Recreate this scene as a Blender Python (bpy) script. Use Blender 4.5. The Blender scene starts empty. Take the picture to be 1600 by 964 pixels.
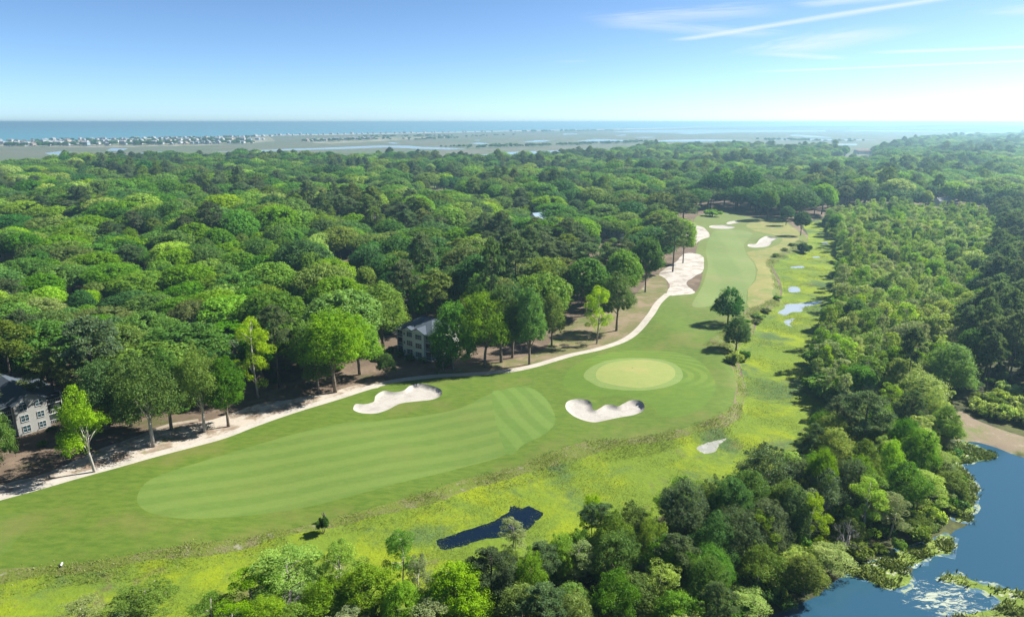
import bpy, math, random
import numpy as np
from mathutils import Vector
from mathutils.geometry import delaunay_2d_cdt

sc = bpy.context.scene
COL = sc.collection
R_ = math.radians
# ------------------------------------------------------------------ camera
CAMH = 70.0
FPX = 1067.0                       # focal length in pixels of the 1600 px wide frame (24 mm)
PITCH = math.atan(291.0 / FPX)     # the horizon lies 291 px above the centre
cam = bpy.data.cameras.new('camera')
cam.sensor_width = 36.0
cam.lens = 36.0 * FPX / 1600.0
cam.clip_start, cam.clip_end = 1.0, 120000.0
co = bpy.data.objects.new('camera', cam)
COL.objects.link(co)
co.location = (0, 0, CAMH)
co.rotation_euler = (math.pi / 2 - PITCH, 0, 0)
sc.camera = co
CP, SP = math.cos(PITCH), math.sin(PITCH)


def ray(px, py):
    dx, dy = (px - 800.0) / FPX, (482.0 - py) / FPX
    return np.array([dx, CP + dy * SP, -SP + dy * CP])


def G(px, py, z=0.0):
    """ground point seen at a pixel of the photograph, on the level z"""
    d = ray(px, py)
    t = (z - CAMH) / d[2]
    return (d[0] * t, d[1] * t)


def proj(x, y, z):
    """pixel of the 1600 px wide photograph where a point shows"""
    zz = z - CAMH
    f = y * CP - zz * SP
    u = y * SP + zz * CP
    return 800 + FPX * x / f, 482 - FPX * u / f


# ------------------------------------------------------------------ light
SUN_EL, SUN_AZ = R_(41.0), R_(69.0)        # azimuth clockwise from straight ahead
sun = bpy.data.lights.new('sun', 'SUN')
sun.energy = 5.0
sun.angle = R_(0.5)
sun.color = (1.0, 0.965, 0.89)
so = bpy.data.objects.new('sun', sun)
COL.objects.link(so)
sd = Vector((math.sin(SUN_AZ) * math.cos(SUN_EL), math.cos(SUN_AZ) * math.cos(SUN_EL), math.sin(SUN_EL)))
so.rotation_euler = sd.to_track_quat('Z', 'Y').to_euler()

sc.view_settings.view_transform = 'Standard'
sc.view_settings.look = 'None'
sc.view_settings.exposure = 1.6
sc.view_settings.gamma = 1.0
sc.view_settings.use_curve_mapping = False

cy = sc.cycles
cy.max_bounces = 6
cy.diffuse_bounces = 4
cy.glossy_bounces = 2
cy.transmission_bounces = 3
cy.transparent_max_bounces = 4
cy.volume_bounces = 0
cy.caustics_reflective = cy.caustics_refractive = False
cy.use_denoising = True
try:
    cy.denoiser = 'OPENIMAGEDENOISE'
except Exception:
    pass


# ------------------------------------------------------------------ node helper
class NT:
    def __init__(self, tree):
        self.t = tree
        self.n, self.l = tree.nodes, tree.links

    def node(self, typ, **kw):
        nd = self.n.new(typ)
        for k, v in kw.items():
            setattr(nd, k, v)
        return nd

    def put(self, sock, v):
        if hasattr(v, 'is_output') or isinstance(v, bpy.types.NodeSocket):
            self.l.new(v, sock)
        elif isinstance(v, (tuple, list)) and len(v) == 3 and sock.type == 'RGBA':
            sock.default_value = (*v, 1.0)
        else:
            sock.default_value = v

    def math(self, op, a, b=0.0, c=0.0, clamp=False):
        nd = self.node('ShaderNodeMath', operation=op, use_clamp=clamp)
        self.put(nd.inputs[0], a)
        self.put(nd.inputs[1], b)
        self.put(nd.inputs[2], c)
        return nd.outputs[0]

    def vmath(self, op, a, b=None, scale=None):
        nd = self.node('ShaderNodeVectorMath', operation=op)
        self.put(nd.inputs[0], a)
        if b is not None:
            self.put(nd.inputs[1], b)
        if scale is not None:
            self.put(nd.inputs['Scale'], scale)
        return nd.outputs['Value'] if op in ('DOT_PRODUCT', 'LENGTH', 'DISTANCE') else nd.outputs[0]

    def noise(self, vec, scale, detail=4.0, rough=0.55, dist=0.0, color=False):
        nd = self.node('ShaderNodeTexNoise')
        self.put(nd.inputs['Vector'], vec)
        nd.inputs['Scale'].default_value = scale
        nd.inputs['Detail'].default_value = detail
        nd.inputs['Roughness'].default_value = rough
        nd.inputs['Distortion'].default_value = dist
        return nd.outputs['Color' if color else 'Fac']

    def ramp(self, v, lo, hi, a=0.0, b=1.0, smooth=True):
        nd = self.node('ShaderNodeMapRange', interpolation_type='SMOOTHSTEP' if smooth else 'LINEAR')
        self.put(nd.inputs['Value'], v)
        for nm, x in (('From Min', lo), ('From Max', hi), ('To Min', a), ('To Max', b)):
            self.put(nd.inputs[nm], x)
        return nd.outputs[0]

    def mix(self, f, a, b, mode='MIX'):
        nd = self.node('ShaderNodeMix', data_type='RGBA', blend_type=mode)
        self.put(nd.inputs[0], f)
        self.put(nd.inputs[6], a)
        self.put(nd.inputs[7], b)
        return nd.outputs[2]

    def mapping(self, vec, loc=(0, 0, 0), rot=(0, 0, 0), scale=(1, 1, 1)):
        nd = self.node('ShaderNodeMapping')
        self.put(nd.inputs['Vector'], vec)
        nd.inputs['Location'].default_value = loc
        nd.inputs['Rotation'].default_value = rot
        nd.inputs['Scale'].default_value = scale
        return nd.outputs[0]


# ------------------------------------------------------------------ world: sky with cirrus and contrails
world = bpy.data.worlds.new('World')
sc.world = world
world.use_nodes = True
W = NT(world.node_tree)
W.n.clear()
sky = W.node('ShaderNodeTexSky', sky_type='NISHITA')
sky.sun_disc = False
sky.sun_elevation = SUN_EL
sky.sun_rotation = SUN_AZ
sky.altitude = 0.0
sky.air_density = 0.42
sky.dust_density = 0.4
sky.ozone_density = 2.5
hs = W.node('ShaderNodeHueSaturation')
hs.inputs['Saturation'].default_value = 1.07
W.l.new(sky.outputs[0], hs.inputs['Color'])
tc = W.node('ShaderNodeTexCoord')
dirv = W.vmath('NORMALIZE', tc.outputs['Generated'])
sep = W.node('ShaderNodeSeparateXYZ')
W.l.new(dirv, sep.inputs[0])
zc = W.math('MAXIMUM', sep.outputs[2], 0.015)
plane = W.node('ShaderNodeCombineXYZ')
W.l.new(W.math('DIVIDE', sep.outputs[0], zc), plane.inputs[0])
W.l.new(W.math('DIVIDE', sep.outputs[1], zc), plane.inputs[1])
P = plane.outputs[0]


def sky_xy(px, py):
    d = ray(px, py)
    return np.array([d[0] / d[2], d[1] / d[2]])


def streak(a, b, wa, wb, strength, feather, grain, edge=0.5):
    """a long thin cloud on the cloud layer between two directions of view"""
    pa, pb = sky_xy(*a), sky_xy(*b)
    L = np.linalg.norm(pb - pa)
    u = (pb - pa) / L
    q = W.vmath('SUBTRACT', P, (pa[0], pa[1], 0))
    al = W.vmath('DOT_PRODUCT', q, (u[0], u[1], 0))
    ac = W.vmath('DOT_PRODUCT', q, (-u[1], u[0], 0))
    fr = W.math('DIVIDE', al, L)
    comb = W.node('ShaderNodeCombineXYZ')
    W.l.new(W.math('MULTIPLY', al, 1.0 / L), comb.inputs[0])
    W.l.new(W.math('MULTIPLY', ac, 1.0 / max(wa, wb)), comb.inputs[1])
    n1 = W.noise(comb.outputs[0], grain, 6.0, 0.62, 0.4)
    wob = W.math('MULTIPLY', W.math('SUBTRACT', n1, 0.5), max(wa, wb) * 1.2)
    ac2 = W.math('ABSOLUTE', W.math('ADD', ac, wob))
    wid = W.ramp(fr, 0.0, 1.0, wa, wb, False)
    across = W.ramp(W.math('DIVIDE', ac2, wid), 0.0, 1.0, 1.0, 0.0)
    along = W.math('MULTIPLY', W.ramp(fr, 0.0, feather, 0.0, 1.0), W.ramp(fr, 1.0 - feather, 1.0, 1.0, 0.0))
    body = W.ramp(n1, edge - 0.28, edge + 0.25, 0.25, 1.0)
    return W.math('MULTIPLY', W.math('MULTIPLY', across, along), W.math('MULTIPLY', body, strength))


cl = None
for args in (
    ((1045, 66), (1900, -70), 0.26, 0.18, 0.58, 0.10, 5.0, 0.36),      # long contrail
    ((1330, 84), (2300, 48), 0.42, 0.40, 0.62, 0.14, 4.0, 0.32),       # second contrail
    ((1150, 114), (2300, 68), 0.46, 0.38, 0.62, 0.16, 4.0, 0.34),      # third contrail
    ((1190, 88), (1440, 34), 1.1, 0.8, 0.48, 0.35, 4.0, 0.42),
    ((1180, 82), (1330, 94), 0.5, 0.4, 0.43, 0.30, 4.0, 0.4),
    ((905, 36), (1250, 12), 0.7, 0.6, 0.37, 0.30, 5.0, 0.42),
    ((930, 34), (1230, 58), 0.5, 0.5, 0.31, 0.25, 5.0, 0.42),
    ((1230, 10), (1460, -12), 0.3, 0.4, 0.47, 0.25, 4.0, 0.4),
    ((1540, 26), (1800, -10), 0.5, 0.6, 0.39, 0.25, 4.0, 0.4),
    ((860, 98), (930, 95), 0.35, 0.35, 0.15, 0.4, 3.0, 0.4),
):
    s = streak(*args)
    cl = s if cl is None else W.math('ADD', cl, W.math('MULTIPLY', s, W.math('SUBTRACT', 1.0, cl)))
skyc = W.mix(1.0, hs.outputs[0], (0.96, 1.03, 0.98), 'MULTIPLY')
hsep = W.mix(W.math('MINIMUM', cl, 1.0), skyc, (5.0, 5.3, 5.5))
bg = W.node('ShaderNodeBackground')
bg.inputs['Strength'].default_value = 0.066
W.l.new(hsep, bg.inputs['Color'])
wo = W.node('ShaderNodeOutputWorld')
W.l.new(bg.outputs[0], wo.inputs['Surface'])


# ------------------------------------------------------------------ mesh helpers
def mesh_from(name, V, F, mats, smooth=False, mat_idx=None, tint=None):
    """V: (n,3); F: list of faces or an (m,3)/(m,4) array"""
    me = bpy.data.meshes.new(name)
    V = np.asarray(V, dtype=np.float32)
    if isinstance(F, np.ndarray):
        m, k = F.shape
        loops = F.astype(np.int32).ravel()
        starts = np.arange(0, m * k, k, dtype=np.int32)
    else:
        m = len(F)
        ln = np.array([len(f) for f in F], dtype=np.int32)
        loops = np.array([i for f in F for i in f], dtype=np.int32)
        starts = np.concatenate([[0], np.cumsum(ln)[:-1]]).astype(np.int32)
    me.vertices.add(len(V))
    me.vertices.foreach_set('co', V.ravel())
    me.loops.add(len(loops))
    me.loops.foreach_set('vertex_index', loops)
    me.polygons.add(m)
    me.polygons.foreach_set('loop_start', starts)
    for mt in (mats if isinstance(mats, (list, tuple)) else [mats]):
        me.materials.append(mt)
    if mat_idx is not None:
        me.polygons.foreach_set('material_index', np.asarray(mat_idx, dtype=np.int32))
    me.polygons.foreach_set('use_smooth', np.full(m, bool(smooth)))
    if tint is not None:
        a = me.attributes.new('tint', 'FLOAT', 'FACE')
        a.data.foreach_set('value', np.asarray(tint, dtype=np.float32))
    me.update(calc_edges=True)
    return me


def link(name, me, parent=None, loc=None, rot=None, kind=None, label=None, cat=None, group=None):
    o = bpy.data.objects.new(name, me)
    COL.objects.link(o)
    if parent is not None:
        o.parent = parent
    if loc is not None:
        o.location = loc
    if rot is not None:
        o.rotation_euler = rot
    for k, v in (('kind', kind), ('label', label), ('category', cat), ('group', group)):
        if v:
            o[k] = v
    return o


class MB:
    """collects shapes into one mesh"""

    def __init__(self):
        self.v, self.f, self.m = [], [], []

    def add(self, V, F, mi=0):
        b = len(self.v)
        self.v += [tuple(p) for p in V]
        self.f += [tuple(i + b for i in f) for f in F]
        self.m += [mi] * len(F)

    def box(self, c, s, mi=0, rz=0.0):
        cx, cy_, cz = c
        hx, hy, hz = s[0] / 2, s[1] / 2, s[2] / 2
        ca, sa = math.cos(rz), math.sin(rz)
        V = []
        for dz in (-hz, hz):
            for dx, dy in ((-hx, -hy), (hx, -hy), (hx, hy), (-hx, hy)):
                V.append((cx + dx * ca - dy * sa, cy_ + dx * sa + dy * ca, cz + dz))
        self.add(V, [(3, 2, 1, 0), (4, 5, 6, 7), (0, 1, 5, 4), (1, 2, 6, 5), (2, 3, 7, 6), (3, 0, 4, 7)], mi)

    def tube(self, pts, radii, n=6, mi=0):
        pts = [np.asarray(p, float) for p in pts]
        V, F = [], []
        for i, p in enumerate(pts):
            d = pts[min(i + 1, len(pts) - 1)] - pts[max(i - 1, 0)]
            d = d / (np.linalg.norm(d) + 1e-9)
            a = np.cross(d, (0.31, 0.95, 0.1) if abs(d[2]) > 0.9 else (0, 0, 1))
            a /= np.linalg.norm(a) + 1e-9
            b = np.cross(d, a)
            for k in range(n):
                t = 2 * math.pi * k / n
                V.append(p + radii[i] * (math.cos(t) * a + math.sin(t) * b))
        for i in range(len(pts) - 1):
            for k in range(n):
                k2 = (k + 1) % n
                F.append((i * n + k, i * n + k2, (i + 1) * n + k2, (i + 1) * n + k))
        F.append(tuple(range(n - 1, -1, -1)))
        F.append(tuple((len(pts) - 1) * n + k for k in range(n)))
        self.add(V, F, mi)

    def mesh(self, name, mats, smooth=False):
        return mesh_from(name, self.v, self.f, mats, smooth, self.m)


# ------------------------------------------------------------------ materials
def new_mat(name):
    m = bpy.data.materials.new(name)
    m.use_nodes = True
    t = NT(m.node_tree)
    t.n.clear()
    out = t.node('ShaderNodeOutputMaterial')
    return m, t, out


def principled(t, out, color, rough=0.8, spec=0.3, normal=None):
    p = t.node('ShaderNodeBsdfPrincipled')
    t.put(p.inputs['Base Color'], color)
    t.put(p.inputs['Roughness'], rough)
    t.put(p.inputs['Specular IOR Level'], spec)
    if normal is not None:
        t.l.new(normal, p.inputs['Normal'])
    t.l.new(p.outputs[0], out.inputs['Surface'])
    return p


def bump(t, h, strength, dist):
    b = t.node('ShaderNodeBump')
    b.inputs['Strength'].default_value = strength
    b.inputs['Distance'].default_value = dist
    t.l.new(h, b.inputs['Height'])
    return b.outputs[0]


def geo_pos(t):
    return t.node('ShaderNodeNewGeometry').outputs['Position']


def leaf_mat(name, col, young, trans=0.3, vary=0.25):
    m, t, out = new_mat(name)
    at = t.node('ShaderNodeAttribute', attribute_name='tint')
    oi = t.node('ShaderNodeObjectInfo')
    c = t.mix(t.ramp(at.outputs['Fac'], 0.0, 1.0), col, young)
    rnd = t.ramp(oi.outputs['Random'], 0, 1, 1.0 - vary, 1.0 + vary, False)
    h = t.node('ShaderNodeHueSaturation')
    t.l.new(c, h.inputs['Color'])
    t.l.new(rnd, h.inputs['Value'])
    r2 = t.math('FRACT', t.math('MULTIPLY', oi.outputs['Random'], 7.31))
    t.l.new(t.ramp(r2, 0, 1, 0.485, 0.515, False), h.inputs['Hue'])
    t.l.new(t.ramp(t.math('FRACT', t.math('MULTIPLY', oi.outputs['Random'], 3.77)), 0, 1, 0.85, 1.1, False), h.inputs['Saturation'])
    p = t.node('ShaderNodeBsdfPrincipled')
    t.l.new(h.outputs[0], p.inputs['Base Color'])
    p.inputs['Roughness'].default_value = 0.6
    p.inputs['Specular IOR Level'].default_value = 0.15
    tr = t.node('ShaderNodeBsdfTranslucent')
    t.l.new(t.mix(1.0, h.outputs[0], (1.15, 1.1, 0.6), 'MULTIPLY'), tr.inputs['Color'])
    mx = t.node('ShaderNodeMixShader')
    mx.inputs[0].default_value = trans
    t.l.new(p.outputs[0], mx.inputs[1])
    t.l.new(tr.outputs[0], mx.inputs[2])
    t.l.new(mx.outputs[0], out.inputs['Surface'])
    return m


def bark_mat(name, a, b):
    m, t, out = new_mat(name)
    tcn = t.node('ShaderNodeTexCoord').outputs['Object']
    n = t.noise(t.mapping(tcn, scale=(3, 3, 0.7)), 1.6, 5)
    principled(t, out, t.mix(t.ramp(n, 0.35, 0.65), a, b), 0.9, 0.1, bump(t, n, 0.6, 0.1))
    return m


TINTS = {  # name of the look: (old leaf, young leaf)
    'bright green': ((0.122, 0.238, 0.012), (0.196, 0.330, 0.016)),
    'mid green': ((0.070, 0.170, 0.014), (0.124, 0.248, 0.017)),
    'deep green': ((0.040, 0.115, 0.020), (0.068, 0.168, 0.026)),
    'olive green': ((0.108, 0.162, 0.028), (0.165, 0.232, 0.032)),
    'lime green': ((0.180, 0.315, 0.009), (0.265, 0.40, 0.012)),
    'pale sage green': ((0.215, 0.315, 0.060), (0.315, 0.42, 0.082)),
    'dark grey green': ((0.066, 0.112, 0.044), (0.118, 0.176, 0.068)),
    'silvery green': ((0.205, 0.27, 0.11), (0.30, 0.37, 0.16)),
}
LEAF = {k: leaf_mat('leaf ' + k, *v, 0.48) for k, v in TINTS.items()}
BARK = bark_mat('bark brown', (0.10, 0.075, 0.055), (0.20, 0.165, 0.13))
BARK_PALE = bark_mat('bark pale', (0.22, 0.20, 0.17), (0.38, 0.35, 0.31))
BARK_DARK = bark_mat('bark dark', (0.05, 0.04, 0.035), (0.10, 0.085, 0.07))
BARK_DEAD = bark_mat('bark dead', (0.20, 0.17, 0.17), (0.32, 0.29, 0.28))
TWIG_RED = bark_mat('twig reddish', (0.14, 0.09, 0.085), (0.24, 0.17, 0.16))


# ------------------------------------------------------------------ ground zones, outlined by what the photograph shows
def smooth_poly(pts, n=6, closed=True):
    """Catmull-Rom through the points"""
    p = np.asarray(pts, float)
    N = len(p)
    out = []
    rng = range(N if closed else N - 1)
    for i in rng:
        if closed:
            a, b, c, d = p[(i - 1) % N], p[i], p[(i + 1) % N], p[(i + 2) % N]
        else:
            a, b, c, d = p[max(i - 1, 0)], p[i], p[i + 1], p[min(i + 2, N - 1)]
        for k in range(n):
            t = k / n
            out.append(0.5 * (2 * b + (c - a) * t + (2 * a - 5 * b + 4 * c - d) * t * t + (3 * b - a - 3 * c + d) * t ** 3))
    if not closed:
        out.append(p[-1])
    return np.array(out)


def gpoly(px, z=0.0, n=5, smooth=True, rough=0.0, seed=0):
    q = np.array([G(x, y, z) for x, y in px])
    if smooth:
        q = smooth_poly(q, n)
    if rough:
        rg = np.random.default_rng(seed)
        q = q + rg.normal(0, rough, q.shape)
    return q


def inside(pts, poly):
    x, y = pts[:, 0], pts[:, 1]
    res = np.zeros(len(pts), bool)
    n = len(poly)
    for i in range(n):
        x1, y1 = poly[i]
        x2, y2 = poly[(i + 1) % n]
        c = (y1 > y) != (y2 > y)
        if c.any():
            res ^= c & (x < (x2 - x1) * (y - y1) / (y2 - y1 + 1e-30) + x1)
    return res


def seg_dist(pts, poly, closed=True):
    d = np.full(len(pts), 1e9)
    n = len(poly)
    for i in range(n if closed else n - 1):
        a, b = poly[i], poly[(i + 1) % n]
        ab = b - a
        t = np.clip(((pts - a) @ ab) / (ab @ ab + 1e-12), 0, 1)
        q = pts - a - t[:, None] * ab
        d = np.minimum(d, np.einsum('ij,ij->i', q, q))
    return np.sqrt(d)


def sdist(pts, poly):
    s = seg_dist(pts, poly)
    return np.where(inside(pts, poly), s, -s)


LOW = -1.5
B_LEFT = gpoly([(552, 638), (556, 631), (570, 631), (584, 627), (587, 619), (600, 612), (616, 614), (631, 612), (641, 605), (656, 602), (675, 606), (689, 612), (689, 620), (675, 625), (650, 627), (625, 630), (606, 639), (587, 645), (566, 645), (555, 642)])
B_RIGHT = gpoly([(885, 640), (884, 632), (890, 627), (902, 625), (915, 626), (922, 629), (925, 634), (926, 639), (931, 641), (938, 638), (946, 634), (956, 634), (966, 636), (974, 633), (985, 629), (996, 629), (1004, 632), (1007, 638), (1004, 644), (990, 649), (970, 652), (950, 656), (930, 660), (912, 657), (896, 650)])
B_FAR = gpoly([(1108, 354), (1113, 352), (1123, 351.5), (1134, 351.5), (1148, 354), (1143, 356), (1131, 357), (1116, 357)])
B_FAR2 = gpoly([(1135, 348.5), (1140, 346.5), (1153, 345), (1158, 346.5), (1149, 348.5), (1140, 350)])
B_MID = gpoly([(1168, 384.5), (1171, 382), (1180, 382), (1184, 379), (1187, 376), (1197, 371), (1206, 372), (1215, 373.5), (1207, 378.5), (1201, 384.5), (1191, 387), (1179, 388), (1170, 386.5)])
BUNKERS = [B_LEFT, B_RIGHT, B_FAR, B_FAR2, B_MID]
SAND = gpoly([(1042, 457), (1047, 444), (1038, 434), (1030, 428), (1045, 418), (1058, 408), (1070, 397), (1088, 397), (1099, 403), (1100, 413), (1098, 425), (1086, 433), (1073, 440), (1076, 447), (1085, 454), (1083, 458), (1060, 461), (1047, 462)], rough=0.15)
SAND2 = gpoly([(1072, 362), (1080, 353), (1095, 354), (1105, 361), (1109, 369), (1098, 374), (1090, 379), (1078, 381)], rough=0.2)
PATH_LINE = smooth_poly([G(*p) for p in [(-260, 855), (-120, 813), (0, 777), (60, 761), (120, 744), (180, 728), (240, 711), (300, 695), (350, 681), (400, 662), (462, 641), (525, 622), (575, 606), (619, 595), (681, 588), (744, 584.5), (800, 579), (840, 571), (894, 556), (934, 547), (975, 532), (1000, 514), (1016, 494), (1028, 474), (1044, 459)]], 5, False)


def ribbon(line, w):
    t = np.gradient(line, axis=0)
    t /= np.linalg.norm(t, axis=1)[:, None]
    n = np.stack([-t[:, 1], t[:, 0]], 1)
    w = np.asarray(w)
    w = w[:, None] if w.ndim else w
    return np.concatenate([line + n * w / 2, (line - n * w / 2)[::-1]])


PATH = ribbon(PATH_LINE, 2.7)
TRACK_LINE = smooth_poly([G(*p) for p in [(-80, 788), (0, 763), (70, 743), (133, 722), (175, 706), (222, 683), (262, 665), (310, 655)]], 5, False)
TRACK = ribbon(TRACK_LINE, 1.6)
VERGE = gpoly([(-260, 860), (0, 779), (120, 745), (240, 712), (350, 682), (462, 641), (525, 623), (600, 601), (592, 594), (540, 607), (470, 622), (400, 632), (345, 650), (290, 664), (222, 681), (133, 715), (70, 740), (0, 757), (-260, 830)], rough=0.3)
DRY = gpoly([(700, 588), (800, 580), (840, 572), (894, 557), (934, 548), (975, 533), (1000, 515), (1016, 495), (1028, 475), (1044, 459), (1036, 428), (1015, 436), (985, 468), (940, 492), (900, 500), (868, 520), (850, 545), (800, 560), (740, 570), (690, 578)], rough=0.4)
GREEN = gpoly([(931, 590), (934, 581), (946, 573), (966, 567), (991, 564), (1018, 565), (1040, 570), (1052, 578), (1055, 587), (1050, 596), (1035, 604), (1015, 609), (995, 610), (970, 607), (948, 602), (935, 597)])
COLLAR = gpoly([(912, 591), (916, 582), (930, 573), (955, 564.5), (985, 561), (1015, 561.5), (1042, 566), (1060, 575), (1067, 588), (1062, 599), (1045, 608), (1020, 613), (995, 614), (965, 612), (938, 607), (922, 599)])
SURROUND = gpoly([(880, 600), (890, 578), (925, 560), (975, 549), (1030, 549), (1075, 558), (1105, 578), (1118, 605), (1105, 632), (1075, 650), (1035, 652), (1010, 630), (980, 622), (920, 620), (890, 612)])
FAIR = gpoly([(215, 785), (221, 767), (240, 751), (290, 731), (380, 701), (470, 676), (540, 661), (600, 655), (660, 648), (720, 638), (772, 617), (784, 650), (802, 700), (720, 727), (640, 748), (560, 770), (480, 789), (400, 802), (330, 810), (280, 812), (240, 806), (221, 797)])
APPR = gpoly([(768, 620), (785, 610), (806, 605), (830, 606), (850, 620), (864, 642), (867, 662), (850, 680), (820, 693), (790, 704)])
FAIR0 = gpoly([(-120, 838), (0, 806), (30, 802), (48, 806), (44, 822), (20, 850), (0, 868), (-140, 905)])
FAIR2 = gpoly([(1082, 478), (1088, 462), (1100, 440), (1106, 415), (1103, 390), (1110, 370), (1120, 360), (1160, 359), (1176, 367), (1163, 382), (1166, 395), (1178, 412), (1180, 432), (1168, 455), (1164, 474), (1140, 478), (1118, 476), (1098, 480)])
TAN = gpoly([(1170, 478), (1170, 455), (1183, 432), (1180, 410), (1168, 395), (1190, 391), (1212, 384), (1222, 374), (1206, 366), (1180, 360), (1166, 352), (1180, 345), (1216, 345), (1248, 362), (1240, 384), (1205, 402), (1198, 412), (1208, 436), (1208, 462), (1190, 473)], rough=0.4)
GOLF = gpoly([(-300, 868), (-120, 822), (0, 781), (120, 747), (240, 714), (350, 684), (462, 643), (525, 625), (619, 597), (700, 588), (800, 580), (894, 557), (975, 533), (1016, 495), (1042, 460), (1085, 457), (1098, 425), (1088, 398), (1092, 379), (1105, 365), (1084, 352), (1092, 337), (1130, 331), (1175, 340), (1218, 343), (1250, 364), (1242, 385), (1205, 402), (1198, 412), (1209, 436), (1211, 460), (1190, 474), (1166, 482), (1160, 505), (1128, 520), (1108, 535), (1130, 556), (1146, 580), (1150, 606), (1140, 638), (1102, 662), (1060, 672), (1007, 685), (913, 692), (850, 713), (801, 730), (724, 745), (661, 768), (591, 789), (500, 812), (385, 838), (297, 852), (196, 870), (98, 883), (0, 888), (-300, 905)])
BANK = gpoly([(-300, 905), (0, 886), (98, 881), (196, 868), (297, 850), (385, 836), (500, 810), (591, 787), (661, 766), (724, 743), (801, 728), (850, 710), (913, 690), (1007, 683), (1060, 670), (1100, 660), (1140, 636), (1150, 606), (1146, 580), (1128, 553), (1100, 545), (1124, 520), (1160, 500), (1168, 482), (1190, 472), (1208, 460), (1206, 436), (1196, 412), (1204, 400), (1240, 384), (1250, 366), (1262, 370), (1256, 388), (1222, 404), (1206, 416), (1216, 436), (1220, 462), (1208, 482), (1180, 492), (1178, 515), (1160, 535), (1150, 552), (1158, 578), (1164, 606), (1158, 648), (1130, 672), (1080, 684), (1020, 700), (930, 716), (850, 738), (760, 762), (680, 790), (600, 807), (500, 831), (400, 856), (300, 878), (200, 893), (100, 903), (0, 918), (-300, 950)], rough=0.25)
LOWLAND = gpoly([(-300, 955), (0, 920), (100, 905), (200, 895), (300, 880), (400, 858), (500, 833), (600, 809), (680, 792), (760, 764), (850, 740), (930, 718), (1020, 702), (1080, 686), (1130, 674), (1160, 650), (1168, 606), (1160, 578), (1152, 552), (1162, 537), (1182, 517), (1184, 494), (1212, 484), (1224, 462), (1220, 436), (1210, 416), (1226, 406), (1260, 390), (1266, 368), (1250, 352), (1275, 338), (1330, 330), (1700, 332), (2400, 345), (2400, 1500), (-300, 1500)], smooth=False)
MARSH = gpoly([(-300, 952), (0, 916), (100, 901), (200, 891), (300, 876), (400, 854), (500, 829), (600, 805), (680, 788), (760, 760), (850, 736), (930, 714), (1020, 698), (1080, 682), (1130, 670), (1158, 646), (1164, 606), (1158, 578), (1150, 552), (1160, 535), (1180, 515), (1182, 492), (1210, 482), (1222, 462), (1218, 436), (1208, 416), (1224, 404), (1258, 388), (1262, 366), (1256, 350), (1290, 345), (1330, 360), (1325, 400), (1320, 470), (1300, 540), (1290, 600), (1310, 650), (1230, 720), (1120, 780), (950, 830), (800, 890), (640, 990), (420, 1130), (-300, 1300)], LOW)
POND_S = gpoly([(683, 842), (696, 838), (724, 828), (752, 819), (768, 814), (780, 807), (793, 799), (797, 790), (806, 790), (815, 793), (826, 789), (840, 795), (848, 801), (845, 808), (836, 814), (828, 824), (808, 832), (780, 838), (752, 842), (724, 851), (696, 857), (685, 852)], LOW, rough=0.12)
PUDDLES = [
    gpoly([(1215, 488), (1226, 481), (1228, 475), (1250, 473), (1284, 470), (1275, 475), (1256, 480), (1253, 486), (1237, 487), (1228, 492)], LOW),
    gpoly([(1226, 500), (1242, 497), (1234, 505), (1238, 510), (1228, 506)], LOW),
    gpoly([(1233, 448), (1247, 448), (1250, 455), (1234, 456)], LOW),
    gpoly([(1236, 416.5), (1253, 415), (1256, 418), (1238, 418.4)], LOW),
    gpoly([(1270, 400.5), (1280, 400.3), (1281, 402.3), (1272, 402.3)], LOW),
    gpoly([(1284, 378.5), (1292, 377.5), (1294, 381), (1286, 382)], LOW),
]
MUD = gpoly([(1088, 700), (1104, 692), (1118, 689), (1136, 685), (1124, 695), (1116, 706), (1100, 708)], LOW, rough=0.1)
POND_B = gpoly([(1512, 690), (1540, 702), (1556, 708), (1550, 717), (1524, 720), (1498, 724), (1512, 738), (1520, 760), (1518, 784), (1514, 816), (1492, 828), (1482, 842), (1480, 860), (1454, 864), (1430, 880), (1420, 906), (1384, 914), (1336, 893), (1300, 910), (1276, 930), (1230, 950), (1185, 975), (1140, 1040), (1200, 1250), (2300, 1250), (2300, 800), (1900, 770), (1700, 735), (1600, 714), (1558, 699), (1530, 691)], LOW - 0.2)
MATS = [
    gpoly([(1510, 690), (1548, 706), (1552, 713), (1530, 718), (1498, 723), (1480, 710), (1490, 692)], LOW, rough=0.2, seed=2),
    gpoly([(1496, 722), (1512, 738), (1524, 757), (1522, 788), (1518, 810), (1494, 812), (1500, 780), (1490, 745)], LOW, rough=0.25, seed=3),
    gpoly([(1484, 835), (1488, 862), (1450, 868), (1420, 884), (1422, 908), (1386, 916), (1352, 902), (1330, 890), (1390, 868), (1440, 850)], LOW, rough=0.2, seed=4),
    gpoly([(1470, 900), (1484, 895), (1500, 895), (1522, 904), (1545, 911), (1575, 917), (1600, 922), (1680, 930), (1760, 985), (1640, 1010), (1540, 990), (1470, 975), (1500, 958), (1555, 948), (1560, 932), (1520, 915), (1490, 908)], LOW, rough=0.2, seed=5),
]
SPIT = gpoly([(1464, 668), (1472, 650), (1484, 641), (1504, 639), (1534, 655), (1600, 677), (1760, 722), (1900, 772), (1700, 736), (1600, 715), (1558, 700), (1510, 688), (1490, 682)], LOW * 0.5)
ROAD = gpoly([(-160, 345), (0, 328), (40, 325), (95, 320), (150, 312), (120, 309), (60, 318), (0, 322), (-160, 336)])
LOT = gpoly([(560, 540), (620, 520), (650, 470), (620, 455), (560, 490), (540, 520)])
LAWN = gpoly([(672, 291), (690, 285), (712, 290), (700, 296), (680, 296)])
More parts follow.
